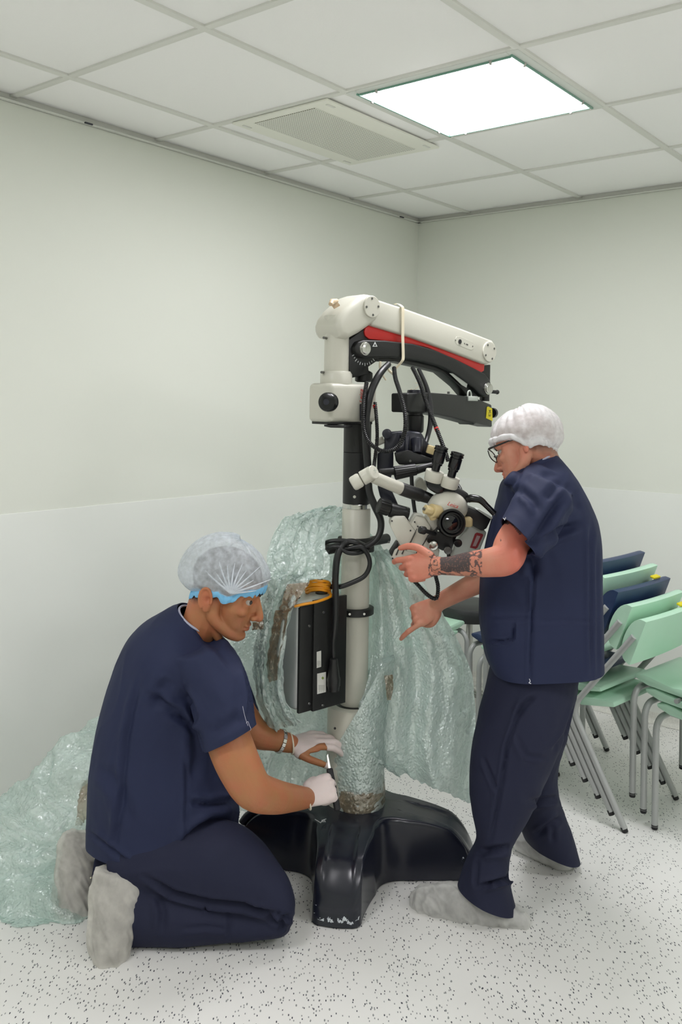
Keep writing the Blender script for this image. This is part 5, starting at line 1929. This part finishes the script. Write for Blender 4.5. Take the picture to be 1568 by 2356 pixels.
# glasses
bm = B()
k_ = H2
for s in (-1, 1):
    tube(bm, [k_(-.020, s * .078, .014), k_(.03, s * .078, .018), (k_(.088, s * .072, .018)), k_(.104, s * .068, .018)], [.0016, .0024, .003, .0034], 8)
for s in (-1, 1):
    lo_ = []
    for j in range(24):
        a = 2 * PI * j / 24
        cc, ss = math.cos(a), math.sin(a)
        lo_.append(k_(.108 + .006 * ss * .6, s * (.036 + .030 * math.copysign(abs(cc) ** .7, cc)), .004 + .021 * math.copysign(abs(ss) ** .7, ss)))
    tube(bm, lo_ + lo_[:1], .0017, 8, False)
tube(bm, [k_(.112, -.009, .012), k_(.115, 0, .014), k_(.112, .009, .012)], .0018, 8)
gl = obj('glasses_frame', bm, M['blackg'], man2)
mg = bpy.data.materials.new('clear_lens')
mg.use_nodes = True
nt, bs, N, L = nodes(mg)
tr_ = N('ShaderNodeBsdfTransparent'); gg = N('ShaderNodeBsdfGlossy'); gg.inputs['Roughness'].default_value = .03
ms = N('ShaderNodeMixShader'); ms.inputs[0].default_value = .08
L(tr_.outputs[0], ms.inputs[1]); L(gg.outputs[0], ms.inputs[2]); L(ms.outputs[0], nt.nodes['Material Output'].inputs['Surface'])
for s in (-1, 1):
    bm = B(); ball(bm, k_(.1075, s * .036, .004), (.0012, .030, .020), H2.ax(), 24, 10); obj('lens', bm, mg, gl)

# scrub top
bm = B()
sections(bm, [(1145, 1620, 1380, 1640, 2.79, .165, 3.2), (1138, 1560, 1378, 1578, 2.79, .165, 3.2), (1118, 1510, 1378, 1525, 2.79, .165, 3), (1106, 1430, 1378, 1435, 2.79, .165, 2.8), (1107, 1340, 1377, 1335, 2.80, .165, 2.6), (1117, 1262, 1375, 1235, 2.80, .17, 2.4), (1133, 1200, 1360, 1178, 2.80, .178, 2.3), (1146, 1150, 1335, 1125, 2.80, .185), (1152, 1118, 1308, 1082, 2.80, .165), (1166, 1100, 1288, 1055, 2.80, .105), (1178, 1082, 1278, 1044, 2.80, .068), (1184, 1060, 1272, 1026, 2.80, .064)], 36)
sections(bm, [(1160, 1110, 1212, 1160, 2.70, .05), (1178, 1090, 1246, 1124, 2.70, .058), (1232, 1066, 1290, 1096, 2.72, .055)], 24)
sections(bm, [(1215, 1085, 1320, 1135, 2.67, .10), (1188, 1132, 1296, 1206, 2.62, .095), (1166, 1174, 1256, 1254, 2.58, .09), (1155, 1194, 1216, 1278, 2.55, .082), (1138, 1220, 1196, 1308, 2.52, .078)], 28)
sections(bm, [(1175, 1100, 1290, 1130, 2.93, .09), (1140, 1180, 1240, 1220, 2.95, .085), (1122, 1250, 1210, 1290, 2.93, .075), (1118, 1300, 1200, 1335, 2.92, .07)], 24)
top = fuse(bm, .0062, 4)
cloth_noise(top, .003, 6, 9)
creases(top, [
    ([(1207, 1268), (1235, 1235), (1270, 1180), (1300, 1130)], 9, .012), ([(1228, 1300), (1225, 1360), (1222, 1450), (1218, 1570)], 4, .005),
    ([(1210, 1268), (1235, 1250), (1275, 1225), (1340, 1205)], 9, .012), ([(1185, 1135), (1200, 1130), (1225, 1150), (1240, 1180)], 9, .007),
    ([(1358, 1200), (1360, 1300), (1360, 1400), (1362, 1560)], 6, .006), ([(1372, 1240), (1374, 1400), (1374, 1570)], 5, .004), ([(1120, 1425), (1180, 1425), (1228, 1424)], 4, .0025),
    ([(1205, 1060), (1190, 1095), (1165, 1130)], 7, .006), ([(1122, 1474), (1160, 1476), (1180, 1468), (1183, 1430)], 3.5, .006), ([(1228, 1430), (1290, 1428), (1370, 1430)], 4, .002),
    ([(1300, 1110), (1320, 1140), (1335, 1180)], 12, .006), ([(1255, 1150), (1275, 1130), (1290, 1110)], 12, .006), ([(1210, 1275), (1225, 1290), (1230, 1330)], 12, .012)])
zh = P(1215, 1571, 2.63).z
hp = P(1250, 1575, 2.79)
cut(top, V((hp.x, hp.y, zh)), V((.06, 0, -1)), .34)
a_, b_ = P(1158, 1195, 2.55), P(1212, 1272, 2.55)
ax_ = (b_ - a_).normalized(); dn = V((ax_.z, 0, -ax_.x)); dn = dn if dn.x < 0 else -dn
cut(top, (a_ + b_) / 2, dn + V((0, -.22, 0)), .125)
nk = P(1222, 1072, 2.80)
nd2 = V((-.32, .0, .95))
a1, b1 = P(1160, 1097, 2.80), P(1279, 1043, 2.80)
nd2 = (b1 - a1).normalized(); nd2 = V((-nd2.z, 0, nd2.x)); nd2 = nd2 if nd2.z > 0 else -nd2
cut(top, (a1 + b1) / 2, nd2 + V((0, .2, 0)), .115)
thicken(top, .003)
st = obj('scrub_top', top, M['scrub'], man2, angle=80)
bm = B(); tube(bm, [P(x, y, d) for x, y, d in ((1240, 1062, 2.738), (1258, 1052, 2.74), (1272, 1044, 2.765), (1279, 1041, 2.80))], [.002, .004, .005, .004], 8, True, 4); obj('neck_trim', bm, M['trimcloth'], man2)
bm = B()
for pts, d_ in (([(1157, 1192), (1161, 1195), (1163, 1190), (1160, 1197)], 2.47), ([(1217, 1562), (1219, 1568), (1216, 1571), (1221, 1573)], 2.622)):
    tube(bm, [P(x, y, d_) for x, y in pts], .0011, 5, True, 3)
obj('loose_thread', bm, mat('white_thread_end', S(220, 220, 226), .8), man2)

# trousers
bm = B()
sections(bm, [(1135, 1500, 1335, 1510, 2.79, .13), (1122, 1570, 1322, 1578, 2.78, .14), (1102, 1640, 1308, 1650, 2.765, .135), (1087, 1710, 1282, 1722, 2.745, .12), (1080, 1790, 1248, 1800, 2.725, .105), (1085, 1865, 1216, 1872, 2.715, .092), (1096, 1930, 1180, 1935, 2.71, .082), (1082, 1968, 1172, 1978, 2.705, .08), (1066, 2002, 1170, 2018, 2.70, .082), (1056, 2030, 1180, 2058, 2.70, .086), (1050, 2050, 1190, 2098, 2.70, .09), (1046, 2075, 1200, 2140, 2.70, .092)], 28)
sections(bm, [(1190, 1560, 1325, 1570, 2.88, .13), (1195, 1660, 1305, 1665, 2.91, .115), (1185, 1760, 1280, 1762, 2.94, .10), (1186, 1830, 1283, 1830, 2.96, .09), (1192, 1880, 1300, 1880, 2.98, .085), (1198, 1912, 1318, 1928, 2.99, .085), (1212, 1938, 1328, 1966, 3.0, .085), (1228, 1962, 1336, 2000, 3.0, .085)], 24)
tr = fuse(bm, .0062, 4)
cloth_noise(tr, .0028, 8, 12, (1, 1, .6))
creases(tr, [([(1205, 1600), (1185, 1660), (1165, 1720), (1155, 1790), (1140, 1870), (1125, 1940)], 5, .005), ([(1230, 1600), (1205, 1625), (1190, 1650)], 7, .007),
             ([(1110, 1740), (1130, 1790), (1148, 1830)], 5, .004), ([(1185, 1690), (1210, 1740), (1255, 1745)], 6, .004), ([(1105, 1960), (1135, 1955), (1172, 1950)], 8, .010),
             ([(1100, 2040), (1140, 2030), (1168, 2022), (1172, 2010)], 5, .012), ([(1098, 1975), (1096, 2010), (1094, 2045)], 5, .004), ([(1290, 1880), (1260, 1900), (1230, 1925)], 7, .008), ([(1215, 1845), (1260, 1840), (1282, 1835)], 7, .006), ([(1270, 1900), (1272, 1940)], 6, .005), ([(1325, 1620), (1300, 1690), (1270, 1730)], 6, .006)])
a_, b_ = P(1050, 2046, 2.70), P(1190, 2100, 2.70)
ax_ = (b_ - a_).normalized(); dn = V((ax_.z, 0, -ax_.x)); dn = dn if dn.z < 0 else -dn
cut(tr, (a_ + b_) / 2 + V((0, 0, .01)), dn, .14)
a_, b_ = P(1215, 1935, 3.0), P(1330, 1980, 3.0)
ax_ = (b_ - a_).normalized(); dn = V((ax_.z, 0, -ax_.x)); dn = dn if dn.z < 0 else -dn
cut(tr, (a_ + b_) / 2, dn, .13)
thicken(tr, .003)
obj('trousers', tr, M['scrub2'], man2, angle=80)
shoe_pair([(946, 2062, 948, 2088, 2.765, .02), (962, 2046, 966, 2098, 2.75, .036), (1000, 2038, 1006, 2108, 2.735, .046), (1050, 2036, 1056, 2118, 2.715, .05), (1105, 2050, 1108, 2126, 2.70, .048), (1160, 2072, 1162, 2130, 2.685, .046), (1200, 2098, 1200, 2131, 2.675, .036), (1214, 2114, 1214, 2128, 2.67, .018)], man2, M['cover2'], 5, .80)
shoe_pair([(1176, 1922, 1177, 1938, 3.12, .02), (1188, 1912, 1190, 1952, 3.10, .036), (1222, 1914, 1224, 1970, 3.06, .045), (1262, 1930, 1264, 1988, 3.02, .046), (1296, 1952, 1298, 1994, 2.995, .036), (1312, 1970, 1312, 1988, 2.985, .018)], man2, M['cover2'], 11, .82)
# ---------------------------------------------------------------- bubble wrap
def wrap_mat(name, col, clear, bub=95):
    m = bpy.data.materials.new(name)
    m.use_nodes = True
    nt, b, N, L = nodes(m)
    b.inputs['Base Color'].default_value = col
    b.inputs['Roughness'].default_value = .16
    b.inputs['Specular IOR Level'].default_value = .7
    b.inputs['Coat Weight'].default_value = .7
    b.inputs['Coat Roughness'].default_value = .07
    tc = N('ShaderNodeTexCoord')
    vo = N('ShaderNodeTexVoronoi'); vo.inputs['Scale'].default_value = bub
    L(tc.outputs['Object'], vo.inputs['Vector'])
    mr = N('ShaderNodeMapRange'); mr.interpolation_type = 'SMOOTHSTEP'
    mr.inputs['From Min'].default_value = .2; mr.inputs['From Max'].default_value = .62; mr.inputs['To Min'].default_value = 1; mr.inputs['To Max'].default_value = 0
    L(vo.outputs['Distance'], mr.inputs['Value'])
    nz = N('ShaderNodeTexNoise'); nz.inputs['Scale'].default_value = 38; nz.inputs['Detail'].default_value = 5; nz.inputs['Roughness'].default_value = .65
    L(tc.outputs['Object'], nz.inputs['Vector'])
    b1 = N('ShaderNodeBump'); b1.inputs['Strength'].default_value = 1.0; b1.inputs['Distance'].default_value = .0022
    L(mr.outputs['Result'], b1.inputs['Height'])
    b2 = N('ShaderNodeBump'); b2.inputs['Strength'].default_value = .5; b2.inputs['Distance'].default_value = .006
    L(nz.outputs['Fac'], b2.inputs['Height']); L(b1.outputs['Normal'], b2.inputs['Normal'])
    L(b2.outputs['Normal'], b.inputs['Normal']); L(b2.outputs['Normal'], b.inputs['Coat Normal'])
    tl = N('ShaderNodeBsdfTranslucent'); tl.inputs['Color'].default_value = col
    m1 = N('ShaderNodeMixShader'); m1.inputs[0].default_value = .42
    L(b.outputs[0], m1.inputs[1]); L(tl.outputs[0], m1.inputs[2])
    gs = N('ShaderNodeBsdfGlossy'); gs.inputs['Roughness'].default_value = .17; gs.inputs['Color'].default_value = (.97, 1, .99, 1); L(b2.outputs['Normal'], gs.inputs['Normal'])
    m3 = N('ShaderNodeMixShader'); m3.inputs[0].default_value = .22
    L(m1.outputs[0], m3.inputs[1]); L(gs.outputs[0], m3.inputs[2])
    tr = N('ShaderNodeBsdfTransparent'); tr.inputs['Color'].default_value = (.955, 1, .985, 1)
    m2 = N('ShaderNodeMixShader')
    n2 = N('ShaderNodeTexNoise'); n2.inputs['Scale'].default_value = 9; n2.inputs['Detail'].default_value = 3
    L(tc.outputs['Object'], n2.inputs['Vector'])
    cl = N('ShaderNodeMapRange'); cl.inputs['From Min'].default_value = .3; cl.inputs['From Max'].default_value = .7
    cl.inputs['To Min'].default_value = max(.08, 1 - clear * 1.35); cl.inputs['To Max'].default_value = 1 - clear * .65
    L(n2.outputs['Fac'], cl.inputs['Value'])
    L(cl.outputs['Result'], m2.inputs[0]); L(tr.outputs[0], m2.inputs[1]); L(m3.outputs[0], m2.inputs[2])
    L(m2.outputs[0], nt.nodes['Material Output'].inputs['Surface'])
    return m


M['wrap'] = wrap_mat('bubble_wrap_film', S(240, 254, 250), .34)
M['tape'] = wrap_mat('brown_packing_tape', S(172, 140, 104), .42, 60)
M['wrap2'] = wrap_mat('bubble_wrap_film_thin', S(236, 253, 248), .55)


def clamp_room(bm, gap=.012):
    for v in bm.verts:
        d = v.co - W(0, RY1, 0)
        e = d.dot(AX[1])
        if e > -gap:
            v.co -= AX[1] * (e + gap)
        if v.co.z < .004:
            v.co.z = .004


def crumple(bm, amp, sc, seed, fine=.35):
    bm.normal_update()
    mv = []
    o_ = V((seed * 1.7, seed * 2.9, seed * .7))
    for v in bm.verts:
        q = v.co * sc + o_
        q = q + V((noise.noise(q), noise.noise(q + V((5, 1, 3))), 0)) * .8
        a = 1 - 2.2 * abs(noise.noise(q))
        b = 1 - 2.2 * abs(noise.noise(q * 2.3 + V((3, 8, 1))))
        mv.append(v.normal * amp * (a + fine * 1.6 * b))
    for v, m_ in zip(bm.verts, mv):
        v.co += m_
    bm.normal_update()


def sheet(rows, nu=70, nv=90, waves=(), seed=1, amp=.008, sc=14, ragged=.0, th=.003):
    """hanging sheet: rows of (y left, x left, y right, x right, depth left, depth right)"""
    q = catmull(rows, max(2, nv // (len(rows) - 1)))
    bm = B()
    g = []
    for i, (yl, xl, yr, xr, dl, dr) in enumerate(q):
        r = []
        t = i / (len(q) - 1)
        for j in range(nu):
            s = j / (nu - 1)
            jx = ragged * noise.noise(V((t * 14, s * 9, seed)))
            jy = ragged * noise.noise(V((t * 9, s * 22, seed + 4))) * (1 if t > .5 else 0)
            edge = 1 if s in (0,) or j == nu - 1 else .3
            d = dl + (dr - dl) * s
            for k, ph, a in waves:
                d += a * math.sin(s * k * PI * 2 + ph + t * 1.5) * (.4 + .6 * t)
            r.append(bm.verts.new(P(xl + (xr - xl) * s + jx * edge, yl + (yr - yl) * s + jy, d)))
        g.append(r)
    for a, b in zip(g[:-1], g[1:]):
        for j in range(nu - 1):
            bm.faces.new((a[j], a[j + 1], b[j + 1], b[j]))
    crumple(bm, amp, sc, seed)
    clamp_room(bm)
    shell(bm, th)
    return bm


GW = 'torn sheets of bubble wrap'
# behind the column and the control box
bm = sheet([(1168, 742, 1166, 800, 3.12, 3.12), (1192, 668, 1185, 830, 3.10, 3.13), (1240, 635, 1230, 852, 3.08, 3.14), (1310, 612, 1275, 885, 3.08, 3.15), (1400, 585, 1380, 900, 3.08, 3.16), (1500, 520, 1500, 905, 3.06, 3.18), (1600, 540, 1600, 890, 3.06, 3.16), (1700, 560, 1690, 860, 3.06, 3.14), (1790, 545, 1770, 840, 3.02, 3.12), (1868, 530, 1830, 820, 2.98, 3.1)], 80, 110, ((2.2, .5, .02), (5, 2, .008)), 2, .009, 12, 6)
o = obj('bubble_wrap', bm, M['wrap'], angle=80)
tag(o, 'large torn sheet of pale mint bubble wrap hanging behind the column and control box', 'bubble wrap')
# in front of the box edge, folded over the handle
bm = sheet([(1178, 690, 1176, 786, 2.93, 2.98), (1200, 648, 1196, 770, 2.87, 2.94), (1250, 624, 1248, 748, 2.83, 2.86), (1290, 612, 1288, 759, 2.81, 2.83), (1322, 606, 1322, 752, 2.80, 2.82), (1335, 604, 1330, 712, 2.80, 2.80), (1380, 600, 1372, 684, 2.80, 2.78), (1450, 588, 1440, 660, 2.82, 2.78), (1540, 580, 1530, 648, 2.83, 2.78), (1620, 592, 1610, 652, 2.84, 2.79), (1690, 610, 1668, 690, 2.88, 2.82)], 50, 100, ((1.6, .3, .018), (4, 1, .008)), 5, .009, 15, 7)
o = obj('bubble_wrap', bm, M['wrap'], angle=80)
tag(o, 'strip of bubble wrap with brown tape folded over the handle left of the control box', 'bubble wrap')
for rows, sd in (([(1345, 660, 1340, 712, 2.775, 2.775), (1375, 650, 1372, 690, 2.775, 2.77), (1410, 640, 1405, 668, 2.78, 2.765)], 3), ([(1405, 632, 1402, 664, 2.785, 2.765), (1460, 622, 1455, 654, 2.79, 2.765), (1530, 612, 1520, 640, 2.795, 2.77), (1570, 618, 1565, 636, 2.80, 2.775)], 6), ([(1433, 580, 1428, 606, 2.80, 2.80), (1450, 580, 1447, 606, 2.80, 2.80)], 8)):
    t_ = sheet(rows, 14, 16, (), sd, .005, 22, 3, .002)
    obj('packing_tape', t_, M['tape'], o, angle=80)
# to the right of the column, pulled aside by the standing man
bm = sheet([(1268, 856, 1266, 890, 3.07, 3.06), (1290, 856, 1290, 925, 3.06, 3.03), (1340, 855, 1338, 972, 3.05, 3.02), (1400, 853, 1400, 1010, 3.04, 3.03), (1480, 852, 1480, 1056, 3.03, 3.06), (1560, 846, 1560, 1086, 3.0, 3.07), (1640, 820, 1650, 1093, 2.96, 3.06), (1710, 822, 1735, 1090, 2.95, 3.04), (1750, 850, 1800, 1085, 2.98, 3.03), (1765, 885, 1848, 1078, 3.02, 3.03)], 80, 100, ((1.7, 2.5, .03), (4.2, .4, .012)), 9, .007, 10, 5)
o = obj('bubble_wrap', bm, M['wrap'], angle=80)
tag(o, 'fan of bubble wrap right of the column held out under the pointing hand', 'bubble wrap')
t_ = sheet([(1555, 884, 1553, 903, 2.925, 2.935), (1580, 888, 1580, 905, 2.92, 2.935), (1610, 890, 1612, 900, 2.925, 2.935)], 10, 12, (), 3, .004, 25, 2, .002)
obj('packing_tape', t_, M['tape'], o, angle=80)
# wound round the foot of the column
bm = B()
sections(bm, [(760, 1880, 884, 1874, 3.02, .096), (762, 1850, 883, 1845, 3.02, .097), (761, 1790, 883, 1785, 3.02, .097), (759, 1730, 884, 1725, 3.02, .097), (760, 1670, 886, 1660, 3.02, .097), (765, 1610, 892, 1600, 3.02, .098), (780, 1560, 900, 1550, 3.02, .095), (800, 1520, 905, 1510, 3.02, .09)], 72, 14)
bm.normal_update()
crumple(bm, .0035, 16, 4, .5)
a_, b_ = P(757, 1748, 2.93), P(872, 1545, 2.93)
ax_ = (b_ - a_).normalized(); dn = V((-ax_.z, 0, ax_.x)); dn = dn if dn.x < 0 else -dn
cut(bm, (a_ + b_) / 2, dn, .6)
thicken(bm, .003)
o = obj('bubble_wrap', bm, M['wrap'], angle=80)
tag(o, 'bubble wrap wound round the foot of the column with a brown tape band', 'bubble wrap')
bm = B()
sections(bm, [(762, 1846, 883, 1841, 3.02, .099), (761, 1830, 884, 1822, 3.02, .1), (760, 1812, 884, 1806, 3.02, .1), (761, 1798, 883, 1792, 3.02, .099)], 72, 5)
crumple(bm, .002, 22, 7, .6)
obj('packing_tape', bm, M['tape'], o, angle=80)
# heap on the floor behind the kneeling man
bm = B()
sections(bm, [(196, 1702, 240, 1700, 3.08, .03), (120, 1760, 245, 1765, 3.02, .06), (45, 1828, 245, 1830, 2.97, .08), (-20, 1900, 240, 1900, 2.93, .10), (-25, 1985, 225, 1985, 2.86, .11), (14, 2055, 205, 2055, 2.78, .09), (42, 2115, 172, 2115, 2.71, .06), (60, 2143, 140, 2142, 2.65, .03)], 48, 8)
hp_ = fuse(bm, .009, 1)
crumple(hp_, .034, 5, 3, .6)
crumple(hp_, .006, 24, 8, .5)
clamp_room(hp_)
o = obj('bubble_wrap', hp_, M['wrap2'], angle=80)
tag(o, 'crumpled heap of bubble wrap on the floor against the wall behind the kneeling man', 'bubble wrap')
t_ = sheet([(1795, 190, 1790, 212, 2.93, 2.91), (1835, 180, 1830, 208, 2.87, 2.85), (1875, 176, 1872, 204, 2.84, 2.83), (1900, 172, 1898, 186, 2.83, 2.82)], 12, 20, (), 5, .004, 25, 3, .002)
obj('packing_tape', t_, M['tape'], o, angle=80)
